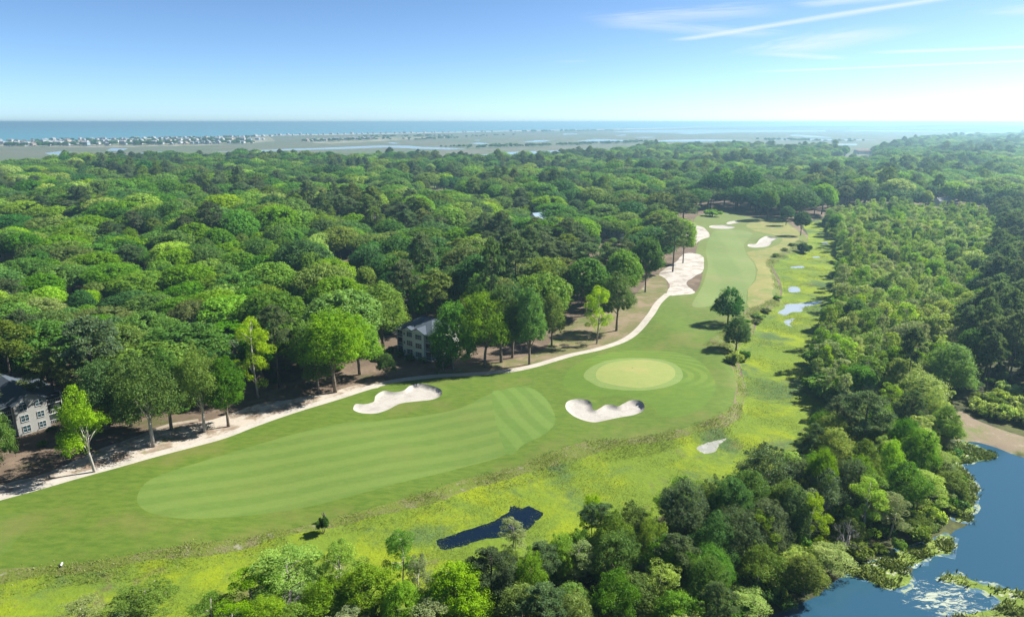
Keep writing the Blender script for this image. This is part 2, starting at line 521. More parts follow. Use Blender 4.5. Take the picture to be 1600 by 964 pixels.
# far country: marsh, creeks, barrier island and sea
FAR_EDGE = np.array([G(*p) for p in [(-700, 272), (0, 268), (220, 258), (420, 254), (740, 258), (950, 252), (1010, 235.5), (1300, 237), (1340, 252), (1375, 239), (1450, 221), (1700, 208), (2300, 205)]])
SALT = np.concatenate([FAR_EDGE, [[60000, 30000], [60000, 59000], [-60000, 59000], [-60000, 500]]])
COAST = [(-1500, 240), (-600, 228), (0, 221.5), (150, 219), (300, 215), (420, 211.5), (560, 209.5), (700, 207), (830, 204), (960, 202), (1060, 200), (1110, 197.5), (1250, 195), (1400, 193.5), (1700, 192.6)]
OCEAN = np.array([G(*p) for p in COAST] + [(60000, 59000), (-60000, 59000), (-60000, 2000)])
BEACH = np.array([G(x, y + (0.0 if i > 12 else 0.9)) for i, (x, y) in enumerate(COAST)][:13] + [G(x, y - 0.15) for x, y in COAST[:13]][::-1])
ISLE = np.array([G(*p) for p in [(-900, 241), (0, 231), (100, 230), (200, 230), (300, 228), (390, 224.5), (430, 221), (420, 213), (300, 216.5), (150, 220.5), (0, 223), (-900, 232)]])
ISLE2 = np.array([G(*p) for p in [(470, 222.5), (520, 225), (580, 222), (640, 218), (710, 215), (640, 214), (560, 215.5), (490, 217)]])
CREEKS = [np.array([G(*p) for p in q]) for q in (
    [(742, 243), (790, 238), (860, 236), (945, 234), (940, 239), (870, 243), (800, 245)],
    [(70, 239.5), (95, 236.5), (112, 238), (100, 244), (80, 243)],
    [(165, 236), (175, 231.5), (200, 232.5), (190, 236.5)],
    [(30, 252), (40, 249.5), (50, 251), (46, 253)],
    [(212, 243), (222, 239), (250, 237), (268, 238), (240, 240), (228, 245)],
    [(265, 246), (275, 243.5), (282, 244.5), (274, 246.5)],
    [(330, 238), (390, 235.5), (450, 233), (500, 231.5), (560, 229), (600, 227.5), (640, 228), (670, 231), (640, 232), (600, 230.5), (540, 233), (450, 235.5), (380, 237.5)],
    [(640, 232.5), (665, 230), (700, 231), (730, 233), (700, 234)],
    [(605, 223.5), (612, 222.5), (625, 224.5), (616, 225)],
    [(735, 224.5), (748, 223), (765, 225), (750, 226.2)],
    [(740, 219.4), (748, 218.8), (752, 219.4), (744, 219.9)],
    [(815, 222.2), (840, 219.5), (862, 219.6), (850, 222), (830, 222.6)],
    [(880, 211), (880, 209), (902, 208.8), (902, 210.3)],
    [(900, 221), (930, 217.5), (962, 218.6), (1000, 220), (960, 221.5)],
    [(960, 212), (975, 210.5), (980, 211.5), (968, 212.5)],
    [(990, 215.5), (1010, 214.2), (1030, 215), (1005, 216)],
    [(1020, 221.5), (1040, 219), (1100, 218), (1180, 219.5), (1100, 221.5)],
    [(950, 207), (1000, 203.5), (1100, 203), (1200, 203.5), (1290, 204), (1290, 206), (1180, 207), (1060, 208), (1000, 207.5)],
    [(1055, 209.5), (1075, 207.5), (1140, 207.8), (1080, 209.8)],
    [(1230, 212), (1240, 210.5), (1280, 213), (1300, 215.5), (1260, 214.5)],
    [(1320, 205.5), (1330, 204), (1420, 204), (1505, 204.5), (1500, 206), (1400, 206)],
    [(1425, 218), (1440, 214), (1480, 210), (1515, 207), (1525, 208), (1495, 211.5), (1455, 216)],
    [(1290, 226.5), (1300, 225), (1340, 225), (1338, 227.5)],
    [(1200, 219), (1260, 217.5), (1350, 218.5), (1370, 219.5), (1290, 220)],
)]


def undul(x, y):
    return 0.45 * np.sin(x / 19.0 + 0.6 * np.sin(y / 27.0)) * np.cos(y / 23.0 + 1.0) + 0.22 * np.sin(x / 8.0 + y / 11.0)


GREEN_C = GREEN.mean(0)
TEE_C = np.array(G(1040, 512))
ALL_WATER = [POND_S] + PUDDLES


def height(pts):
    pts = np.asarray(pts, float).reshape(-1, 2)
    x, y = pts[:, 0], pts[:, 1]
    near = (y < 900) & (np.abs(x) < 900)
    z = np.zeros(len(pts))
    idx = np.nonzero(near)[0]
    if not len(idx):
        return z
    p = pts[idx]
    low = sdist(p, LOWLAND)
    t = np.clip((low + 5.0) / 6.0, 0, 1)
    t = t * t * (3 - 2 * t)
    gd = seg_dist(p, PATH_LINE, False)
    und = undul(p[:, 0], p[:, 1]) * np.clip(gd / 8.0, 0, 1)
    und += 1.1 * np.exp(-((p - GREEN_C) ** 2 / np.array([26.0, 24.0]) ** 2).sum(1))
    und += 1.0 * np.exp(-((p - TEE_C) ** 2 / np.array([9.0, 16.0]) ** 2).sum(1))
    zz = und * (1 - t) + (LOW + 0.12 * undul(p[:, 0] * 3, p[:, 1] * 3)) * t
    for b in BUNKERS:
        c = b.mean(0)
        m = np.nonzero(((p - c) ** 2).sum(1) < 45 ** 2)[0]
        if len(m):
            s = sdist(p[m], b)
            base = float(undul(np.array([c[0]]), np.array([c[1]]))[0])
            far_lip = 0.26 * np.exp(-(s / 1.4) ** 2) * np.clip((p[m][:, 1] - c[1]) / 5.0 + 0.2, 0, 1)
            ins = np.clip(s / 0.9, 0, 1)
            zz[m] = np.where(s > 0, (zz[m] + far_lip) * (1 - ins) + ins * (base - 0.22), zz[m] + far_lip)
    for w, lv in [(q, LOW - 0.2) for q in ALL_WATER] + [(POND_B, LOW - 0.3)]:
        m = np.nonzero(inside(p, w) | (seg_dist(p, w) < 0.05))[0]
        zz[m] = lv
    for q in SCUM:
        m = np.nonzero((inside(p, q) | (seg_dist(p, q) < 0.05)) & inside(p, POND_B))[0]
        zz[m] = LOW - 0.3
    for q in MATS:
        m = np.nonzero(inside(p, q) & ~(seg_dist(p, q) < 0.05))[0]
        zz[m] = LOW - 0.22
    z[idx] = zz
    return z


def H1(x, y):
    return float(height([[x, y]])[0])


# ------------------------------------------------------------------ ground materials
GK = 0.78       # measured against the sunlit sand and turf of the photograph


def dk(c):
    return tuple(v * GK for v in c)


def grass_mat(name, a, b, dry=None, dry_amt=0.5, fine=3.0, big=0.06, bs=0.25, stripes=None, rings=None, far=None):
    a, b, dry = dk(a), dk(b), (dk(dry) if dry else None)
    m, t, out = new_mat(name)
    pos = geo_pos(t)
    n1 = t.noise(pos, big, 5, 0.6)
    n2 = t.noise(pos, fine, 4, 0.7)
    n3 = t.noise(t.mapping(pos, rot=(0, 0, 0.3), scale=(1, 2.4, 1)), 0.35, 5, 0.65)
    c = t.mix(t.ramp(n3, 0.3, 0.7), a, b)
    if stripes:
        ang, period, amt = stripes
        warp = t.math('MULTIPLY', t.math('SUBTRACT', t.noise(pos, 0.05, 2), 0.5), 3.0)
        al = t.vmath('DOT_PRODUCT', pos, (math.cos(ang), math.sin(ang), 0))
        sw = t.math('SINE', t.math('MULTIPLY', t.math('ADD', al, warp), 2 * math.pi / period))
        sw = t.ramp(sw, -0.5, 0.5)
        sw = t.math('ADD', sw, t.math('MULTIPLY', t.math('SUBTRACT', t.noise(pos, 0.5, 4), 0.5), 0.5))
        c = t.mix(t.math('MULTIPLY', sw, amt, clamp=True), c, (b[0] * 1.45, b[1] * 1.28, b[2] * 1.5))
    if rings:
        cx, cy_, period, amt = rings
        q = t.vmath('SUBTRACT', pos, (cx, cy_, 0))
        q = t.mapping(q, scale=(0.62, 1.0, 0.0))
        r = t.vmath('LENGTH', q)
        sw = t.ramp(t.math('SINE', t.math('MULTIPLY', r, 2 * math.pi / period)), -0.4, 0.4)
        sx = t.node('ShaderNodeSeparateXYZ')
        t.l.new(q, sx.inputs[0])
        msk = t.math('MULTIPLY', t.ramp(t.math('ADD', sx.outputs[0], sx.outputs[1]), -4, 6), t.noise(pos, 0.08, 3))
        c = t.mix(t.math('MULTIPLY', t.math('MULTIPLY', sw, msk), amt, clamp=True), c, (b[0] * 1.5, b[1] * 1.3, b[2] * 1.6))
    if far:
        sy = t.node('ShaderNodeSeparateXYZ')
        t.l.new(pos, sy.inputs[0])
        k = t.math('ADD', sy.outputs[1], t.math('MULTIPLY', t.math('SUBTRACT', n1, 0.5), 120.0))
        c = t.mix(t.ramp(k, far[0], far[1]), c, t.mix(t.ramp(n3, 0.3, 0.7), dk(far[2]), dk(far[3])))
    if dry is not None:
        c = t.mix(t.math('MULTIPLY', t.ramp(n1, 0.48, 0.72), dry_amt), c, dry)
        n4 = t.noise(pos, 0.22, 6, 0.7)
        c = t.mix(t.math('MULTIPLY', t.ramp(n4, 0.56, 0.75), dry_amt * 0.6), c, dry)
    c = t.mix(1.0, c, t.mix(n2, (0.80, 0.80, 0.80), (1.2, 1.2, 1.2)), 'MULTIPLY')
    principled(t, out, c, 0.85, 0.15, bump(t, n2, bs, 0.12))
    return m


def mixed_ground(name, layers, fine=2.5, bs=0.4, rough=0.9):
    """layers: base colour, then (colour, noise scale, low, high)"""
    m, t, out = new_mat(name)
    pos = geo_pos(t)
    c = dk(layers[0])
    for k, (col, s, lo, hi) in enumerate(layers[1:]):
        n = t.noise(t.mapping(pos, loc=(17.0 * k, 9.0 * k, 0)), s, 6, 0.65, 0.3)
        c = t.mix(t.ramp(n, lo, hi), c, dk(col))
    n2 = t.noise(pos, fine, 5, 0.7)
    c = t.mix(1.0, c, t.mix(n2, (0.72, 0.72, 0.72), (1.28, 1.28, 1.28)), 'MULTIPLY')
    principled(t, out, c, rough, 0.1, bump(t, n2, bs, 0.15))
    return m


def water_mat(name, col, rough=0.04, ripple=0.06, scale=0.8, spec=0.5, scum=None):
    col = dk(col)
    m, t, out = new_mat(name)
    pos = geo_pos(t)
    n = t.noise(t.mapping(pos, scale=(1, 1.6, 1)), scale, 4, 0.6)
    c, rg = col, rough
    p = principled(t, out, c, rg, spec, bump(t, n, ripple, 0.15))
    p.inputs['IOR'].default_value = 1.33
    if scum:  # scum flecks, plus surface glare painted as colour
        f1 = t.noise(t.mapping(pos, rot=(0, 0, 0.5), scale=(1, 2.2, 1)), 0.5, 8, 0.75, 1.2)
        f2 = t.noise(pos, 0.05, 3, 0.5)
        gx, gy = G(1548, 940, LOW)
        near = t.ramp(t.vmath('LENGTH', t.mapping(t.vmath('SUBTRACT', pos, (gx, gy, LOW)), scale=(1.0, 1.3, 1.0))), 3.0, 20.0, 0.22, 0.0)  # glare sparkle painted into the colour round this spot, mixed with algae
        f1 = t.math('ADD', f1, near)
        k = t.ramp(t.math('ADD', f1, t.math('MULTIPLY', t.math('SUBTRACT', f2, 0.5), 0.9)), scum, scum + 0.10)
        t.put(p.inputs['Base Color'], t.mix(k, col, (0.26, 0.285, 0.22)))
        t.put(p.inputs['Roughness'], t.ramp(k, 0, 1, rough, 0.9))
    return m


st_a = np.array(G(560, 745)) - np.array(G(300, 795))
ang_f = math.atan2(st_a[1], st_a[0]) + math.pi / 2
st_b = np.array(G(832, 678)) - np.array(G(772, 616))
ang_a = math.atan2(st_b[1], st_b[0]) + math.pi / 2
MAT = {
    'woodland': mixed_ground('woodland floor', [(0.125, 0.092, 0.066), ((0.19, 0.14, 0.10), 0.12, 0.45, 0.65), ((0.07, 0.075, 0.025), 0.08, 0.55, 0.7), ((0.24, 0.19, 0.14), 0.3, 0.62, 0.75)]),
    'swamp': mixed_ground('swamp floor', [(0.045, 0.05, 0.022), ((0.09, 0.10, 0.03), 0.15, 0.45, 0.65), ((0.07, 0.05, 0.035), 0.3, 0.55, 0.7)]),
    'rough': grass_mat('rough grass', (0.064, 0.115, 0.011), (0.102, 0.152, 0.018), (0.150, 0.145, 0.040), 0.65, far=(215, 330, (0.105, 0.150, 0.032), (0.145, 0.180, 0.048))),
    'fair': grass_mat('fairway grass', (0.088, 0.148, 0.024), (0.104, 0.162, 0.029), (0.14, 0.16, 0.04), 0.35, stripes=(ang_f, 5.6, 0.36)),
    'fair0': grass_mat('near fairway grass', (0.074, 0.128, 0.016), (0.104, 0.155, 0.024), (0.150, 0.145, 0.040), 0.6),
    'appr': grass_mat('approach grass', (0.082, 0.148, 0.022), (0.098, 0.165, 0.029), (0.14, 0.16, 0.04), 0.3, stripes=(ang_a, 5.2, 0.42)),
    'fair2': grass_mat('far fairway grass', (0.122, 0.180, 0.048), (0.148, 0.200, 0.058), (0.20, 0.20, 0.08), 0.6, stripes=(math.pi * -0.06, 24.0, 0.25)),
    'surround': grass_mat('apron grass', (0.074, 0.138, 0.013), (0.098, 0.162, 0.019), (0.13, 0.17, 0.016), 0.5, rings=(GREEN_C[0], GREEN_C[1], 2.3, 0.9)),
    'collar': grass_mat('collar grass', (0.140, 0.205, 0.050), (0.165, 0.225, 0.058), (0.20, 0.22, 0.07), 0.4, bs=0.1),
    'green': grass_mat('green turf', (0.200, 0.245, 0.066), (0.232, 0.262, 0.078), (0.30, 0.26, 0.10), 0.7, fine=5, bs=0.05),
    'tan': mixed_ground('dry turf', [(0.225, 0.215, 0.075), ((0.155, 0.195, 0.055), 0.10, 0.42, 0.65), ((0.29, 0.24, 0.12), 0.2, 0.5, 0.75)], bs=0.2),
    'dry': mixed_ground('dry grass', [(0.14, 0.135, 0.055), ((0.22, 0.17, 0.11), 0.12, 0.42, 0.62), ((0.10, 0.13, 0.035), 0.09, 0.5, 0.7), ((0.31, 0.26, 0.20), 0.3, 0.6, 0.75)]),
    'sand': mixed_ground('bunker sand', [(0.385, 0.36, 0.325), ((0.325, 0.30, 0.265), 0.3, 0.45, 0.66), ((0.42, 0.395, 0.365), 1.2, 0.55, 0.7)], fine=5.0, bs=0.35),
    'waste': mixed_ground('waste sand', [(0.43, 0.40, 0.36), ((0.31, 0.27, 0.225), 0.16, 0.46, 0.62), ((0.24, 0.20, 0.155), 0.9, 0.60, 0.70)], bs=0.3),
    'verge': mixed_ground('sandy verge', [(0.40, 0.35, 0.29), ((0.22, 0.165, 0.12), 0.20, 0.45, 0.6), ((0.17, 0.17, 0.06), 0.14, 0.56, 0.7), ((0.48, 0.43, 0.36), 0.8, 0.6, 0.72)]),
    'path': mixed_ground('path concrete', [(0.41, 0.375, 0.325), ((0.34, 0.31, 0.26), 0.3, 0.45, 0.7), ((0.45, 0.42, 0.37), 1.1, 0.55, 0.7)], bs=0.1),
    'track': mixed_ground('track dirt', [(0.26, 0.22, 0.17), ((0.34, 0.30, 0.25), 0.4, 0.45, 0.7)]),
    'bank': mixed_ground('bank soil', [(0.118, 0.150, 0.026), ((0.16, 0.15, 0.07), 0.22, 0.46, 0.64), ((0.25, 0.235, 0.18), 0.4, 0.58, 0.70), ((0.12, 0.165, 0.025), 0.25, 0.5, 0.66)], bs=1.0),
    'marsh': mixed_ground('marsh ground', [(0.125, 0.186, 0.019), ((0.192, 0.244, 0.011), 0.055, 0.44, 0.62), ((0.075, 0.125, 0.040), 0.04, 0.50, 0.64), ((0.12, 0.115, 0.045), 0.12, 0.58, 0.72), ((0.19, 0.235, 0.014), 0.16, 0.6, 0.75)], fine=0.9, bs=1.2),
    'mud': mixed_ground('grey mud', [(0.27, 0.27, 0.24), ((0.36, 0.36, 0.33), 0.5, 0.45, 0.65)], rough=0.5),
    'spit': mixed_ground('earth bank', [(0.21, 0.165, 0.115), ((0.13, 0.16, 0.045), 0.11, 0.45, 0.65), ((0.27, 0.22, 0.16), 0.4, 0.55, 0.7)]),
    'mats': mixed_ground('floating plants', [(0.13, 0.19, 0.03), ((0.20, 0.26, 0.05), 0.3, 0.4, 0.6), ((0.44, 0.45, 0.34), 0.55, 0.56, 0.66)], bs=1.0),
    'scum': mixed_ground('pond scum', [(0.24, 0.28, 0.18), ((0.03, 0.095, 0.16), 0.55, 0.44, 0.52), ((0.42, 0.44, 0.36), 1.1, 0.58, 0.70)], bs=0.2, rough=0.6),
    'asphalt': mixed_ground('asphalt', [(0.06, 0.06, 0.065), ((0.09, 0.09, 0.09), 0.3, 0.5, 0.7)]),
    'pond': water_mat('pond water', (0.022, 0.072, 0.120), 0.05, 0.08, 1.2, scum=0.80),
    'pondlet': water_mat('still water', (0.003, 0.009, 0.020), 0.03, 0.03, 0.6),
    'puddle': water_mat('silty water with painted sky sheen', (0.30, 0.34, 0.36), 0.05, 0.03, 0.6),  # pale tone paints the bright sky reflection into the silty water
    'creek': water_mat('creek water', (0.26, 0.33, 0.37), 0.22, 0.05, 0.02),
    'ocean': water_mat('sea water', (0.085, 0.240, 0.285), 0.35, 0.10, 0.02, spec=0.5),
    'saltmarsh': mixed_ground('salt marsh', [(0.110, 0.132, 0.085), ((0.14, 0.135, 0.10), 0.004, 0.42, 0.6), ((0.085, 0.115, 0.045), 0.007, 0.5, 0.66), ((0.19, 0.20, 0.17), 0.02, 0.64, 0.74)], fine=0.05, bs=0.0),
    'isle': mixed_ground('island ground', [(0.14, 0.15, 0.08), ((0.34, 0.31, 0.24), 0.02, 0.45, 0.6)], fine=0.1, bs=0.0),
    'beach': mixed_ground('beach sand', [(0.52, 0.47, 0.39), ((0.4, 0.36, 0.29), 0.01, 0.45, 0.6)], fine=0.1, bs=0.0),
}

# ------------------------------------------------------------------ the ground as one partition: every zone its own piece, none overlapping
def swell(poly, lo, hi, seed):
    rg = np.random.default_rng(seed)
    c = poly.mean(0)
    t = np.roll(poly, -1, 0) - np.roll(poly, 1, 0)
    t /= np.linalg.norm(t, axis=1)[:, None] + 1e-9
    n = np.stack([t[:, 1], -t[:, 0]], 1)
    if (((poly + n) - c) ** 2).sum() < ((poly - c) ** 2).sum():
        n = -n
    k = rg.uniform(lo, hi, len(poly))
    k = (k + np.roll(k, 1) + np.roll(k, -1)) / 3
    return poly + n * k[:, None]


SCUM = [swell(q, -0.7, 1.7, 40 + i) for i, q in enumerate(MATS)]
ZONES = [  # name, outline, material, priority (first wins)
    *[('bunker', b, 'sand') for b in BUNKERS],
    *[('marsh_puddle', q, 'puddle') for q in PUDDLES],
    ('marsh_pond', POND_S, 'pondlet'), ('mud_patch', MUD, 'mud'),
    *[('water_plants', q, 'mats') for q in MATS],
    *[('pond_scum', q, 'scum') for q in SCUM],
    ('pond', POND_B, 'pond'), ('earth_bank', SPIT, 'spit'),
    ('sand_waste', SAND, 'waste'), ('sand_waste', SAND2, 'waste'),
    ('cart_path', PATH, 'path'), ('dirt_track', TRACK, 'track'),
    ('putting_green', GREEN, 'green'), ('green_collar', COLLAR, 'collar'), ('green_apron', SURROUND, 'surround'),
    ('fairway', APPR, 'appr'), ('fairway', FAIR, 'fair'), ('fairway', FAIR0, 'fair0'), ('fairway', FAIR2, 'fair2'),
    ('dry_turf', TAN, 'tan'), ('sandy_verge', VERGE, 'verge'), ('dry_grass_ground', DRY, 'dry'),
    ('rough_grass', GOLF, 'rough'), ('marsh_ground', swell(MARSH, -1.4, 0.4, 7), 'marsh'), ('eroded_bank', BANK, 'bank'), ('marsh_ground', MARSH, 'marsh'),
    ('swamp_floor', LOWLAND, 'swamp'),
    ('road', ROAD, 'asphalt'), ('car_park', LOT, 'asphalt'), ('lawn', LAWN, 'fair2'),
    *[('tidal_creek', c, 'creek') for c in CREEKS],
    ('beach', BEACH, 'beach'), ('island_ground', ISLE, 'isle'), ('island_ground', ISLE2, 'isle'),
    ('sea', OCEAN, 'ocean'), ('salt_marsh', SALT, 'saltmarsh'),
]


def densify(poly):
    out = []
    n = len(poly)
    for i in range(n):
        a, b = poly[i], poly[(i + 1) % n]
        L = np.linalg.norm(b - a)
        step = 2.0 if max(abs(a).max(), abs(b).max()) < 700 else 1e9
        k = max(1, int(L / step))
        for j in range(k):
            out.append(a + (b - a) * j / k)
    return np.array(out)


def build_ground():
    rg = np.random.default_rng(5)
    pts, faces = [], []
    for nm, poly, mt in ZONES:
        q = densify(poly)
        keep = [0]
        for i in range(1, len(q)):
            if np.linalg.norm(q[i] - q[keep[-1]]) > 0.02:
                keep.append(i)
        q = q[keep]
        faces.append(list(range(len(pts), len(pts) + len(q))))
        pts += [tuple(p) for p in q]
    extra = []
    # a grid that is fine near the camera and coarse far off
    for (y0, y1, s) in ((55, 250, 3.0), (250, 620, 6.0), (620, 1100, 30.0)):
        for yy in np.arange(y0, y1, s):
            half = 0.95 * yy + 60
            xs = np.arange(-half, half, s)
            extra.append(np.stack([xs, np.full(len(xs), yy)], 1) + rg.uniform(-0.3, 0.3, (len(xs), 2)) * s)
    for b in BUNKERS:
        lo, hi = b.min(0) - 4, b.max(0) + 4
        gx, gy = np.meshgrid(np.arange(lo[0], hi[0], 0.8), np.arange(lo[1], hi[1], 0.8))
        q = np.stack([gx.ravel(), gy.ravel()], 1) + rg.uniform(-0.15, 0.15, (gx.size, 2))
        extra.append(q[sdist(q, b) > -4])
    extra = np.concatenate(extra)
    pts += [tuple(p) for p in extra]
    pts += [(-60000, -300), (60000, -300), (60000, 60000), (-60000, 60000)]
    edges = [(f[i], f[(i + 1) % len(f)]) for f in faces for i in range(len(f))]
    res = delaunay_2d_cdt([Vector(p) for p in pts], edges, [], 0, 1e-4, False)
    V = np.array([tuple(v) for v in res[0]])
    T = np.array([t for t in res[2]], dtype=np.int64)
    cen = V[T].mean(1)
    zone = np.full(len(T), -1)
    for zi, (nm, poly, mt) in enumerate(ZONES):
        lo, hi = poly.min(0), poly.max(0)
        cand = np.nonzero((zone < 0) & (cen > lo).all(1) & (cen < hi).all(1))[0]
        if len(cand):
            zone[cand[inside(cen[cand], poly)]] = zi
    # turn every triangle upwards
    a, b, c = V[T[:, 0]], V[T[:, 1]], V[T[:, 2]]
    neg = ((b - a)[:, 0] * (c - a)[:, 1] - (b - a)[:, 1] * (c - a)[:, 0]) < 0
    T[neg] = T[neg][:, ::-1]
    Z = height(V)
    V3 = np.column_stack([V, Z])
    for zi in list(range(len(ZONES))) + [-1]:
        sel = T[zone == zi]
        if not len(sel):
            continue
        nm, mt = (ZONES[zi][0], ZONES[zi][2]) if zi >= 0 else ('woodland_floor', 'woodland')
        used, inv = np.unique(sel, return_inverse=True)
        me = mesh_from(nm, V3[used], inv.reshape(-1, 3), MAT[mt], True)
        link(nm, me, kind='structure')


build_ground()


# ------------------------------------------------------------------ plants: one prototype of every look
def leaf_cards(rng, cen, rad, n_per, size, squash=1.0, low=-0.5, spread=0.42, aspect=1.6, radial=False, ragged=False):
    """many small leaf sprays on the skin of clumps; returns vertices, quads and a leaf age per quad"""
    K = len(cen)
    idx = np.repeat(np.arange(K), n_per)
    n = len(idx)
    d = rng.normal(size=(n, 3))
    d /= np.linalg.norm(d, axis=1)[:, None]
    flip = d[:, 2] < low
    d[flip, 2] *= -1
    r = rad[idx] * (0.62 + 0.45 * rng.random(n) ** 0.6)
    if ragged:
        r = rad[idx] * (0.4 + 0.95 * rng.random(n) ** 0.8)
    off = d * r[:, None]
    off[:, 2] *= squash
    p = cen[idx] + off
    nr = d + rng.normal(size=(n, 3)) * spread
    nr /= np.linalg.norm(nr, axis=1)[:, None]
    t = rng.normal(size=(n, 3))
    if radial:
        t = d + rng.normal(size=(n, 3)) * 0.45
    u = t - nr * np.einsum('ij,ij->i', t, nr)[:, None] if not radial else t
    u /= np.linalg.norm(u, axis=1)[:, None] + 1e-9
    v = np.cross(nr, u)
    v /= np.linalg.norm(v, axis=1)[:, None] + 1e-9
    sz = size * (0.6 + 0.8 * rng.random(n))[:, None]
    a, b = u * sz * 0.5, v * sz * 0.5 / aspect
    V = np.stack([p - a, p + b * 0.9 - a * 0.1, p + a, p - b * 0.9 + a * 0.1], 1).reshape(-1, 3)
    F = np.arange(4 * n).reshape(n, 4)
    age = np.clip(rng.random(K)[idx] * 0.75 + rng.normal(0, 0.16, n) + 0.1, 0, 1)
    return V, F, age


_ICO = None


def ico():
    global _ICO
    if _ICO is None:
        t = (1 + 5 ** 0.5) / 2
        v = np.array([(-1, t, 0), (1, t, 0), (-1, -t, 0), (1, -t, 0), (0, -1, t), (0, 1, t), (0, -1, -t), (0, 1, -t), (t, 0, -1), (t, 0, 1), (-t, 0, -1), (-t, 0, 1)], float)
        v /= np.linalg.norm(v[0])
        f = np.array([(0, 11, 5), (0, 5, 1), (0, 1, 7), (0, 7, 10), (0, 10, 11), (1, 5, 9), (5, 11, 4), (11, 10, 2), (10, 7, 6), (7, 1, 8), (3, 9, 4), (3, 4, 2), (3, 2, 6), (3, 6, 8), (3, 8, 9), (4, 9, 5), (2, 4, 11), (6, 2, 10), (8, 6, 7), (9, 8, 1)])
        _ICO = (v, f)
    return _ICO


def cores(rng, cen, rad, k=0.62, squash=1.0):
    v, f = ico()
    K = len(cen)
    V = v[None] * (rad[:, None, None] * k) * (0.75 + 0.5 * rng.random((K, 12, 1)))
    V[:, :, 2] *= squash
    V = V + cen[:, None]
    F = f[None] + (12 * np.arange(K))[:, None, None]
    return V.reshape(-1, 3), F.reshape(-1, 3)


def thin(pts, dist):
    keep = []
    for p in pts:
        if all(((p - q) ** 2).sum() > dist * dist for q in keep):
            keep.append(p)
    return np.array(keep)


def crown_mesh(name, cards, core, mat):
    V, F, age = cards
    faces4 = F
    n4 = len(faces4)
    if core is not None:
        Vc, Fc = core
        # triangles are stored as three-cornered faces after the quads
        loops = np.concatenate([faces4.ravel(), (Fc + len(V)).ravel()])
        starts = np.concatenate([np.arange(n4) * 4, n4 * 4 + np.arange(len(Fc)) * 3])
        V = np.concatenate([V, Vc])
        age = np.concatenate([age, np.full(len(Fc), 0.25)])
    else:
        loops, starts = faces4.ravel(), np.arange(n4) * 4
    me = bpy.data.meshes.new(name)
    me.vertices.add(len(V))
    me.vertices.foreach_set('co', V.astype(np.float32).ravel())
    me.loops.add(len(loops))
    me.loops.foreach_set('vertex_index', loops.astype(np.int32))
    me.polygons.add(len(starts))
    me.polygons.foreach_set('loop_start', starts.astype(np.int32))
    me.materials.append(mat)
    a = me.attributes.new('tint', 'FLOAT', 'FACE')
    a.data.foreach_set('value', age.astype(np.float32))
    me.update(calc_edges=True)
    return me


def limbs(rng, H, ztop, targets, r0, lean=0.6, bark=BARK, fork=0.35, n=7):
    mb = MB()
    bend = rng.normal(0, lean, 2)
    pts = [(0, 0, -0.6), (bend[0] * 0.15, bend[1] * 0.15, ztop * 0.3), (bend[0] * 0.5, bend[1] * 0.5, ztop * 0.62), (bend[0], bend[1], ztop)]
    mb.tube(pts, [r0 * 1.25, r0, r0 * 0.75, r0 * 0.3], n)
    for tg in targets:
        s = fork + (1 - fork) * 0.55 * rng.random()
        st = np.array([bend[0] * s * 0.8, bend[1] * s * 0.8, ztop * s])
        mid = (st + np.asarray(tg)) / 2 + np.array([*rng.normal(0, 0.3, 2), 0.4])
        mb.tube([st, mid, tg], [r0 * 0.5, r0 * 0.32, r0 * 0.1], 5)
    return mb.mesh('trunk', bark, True)


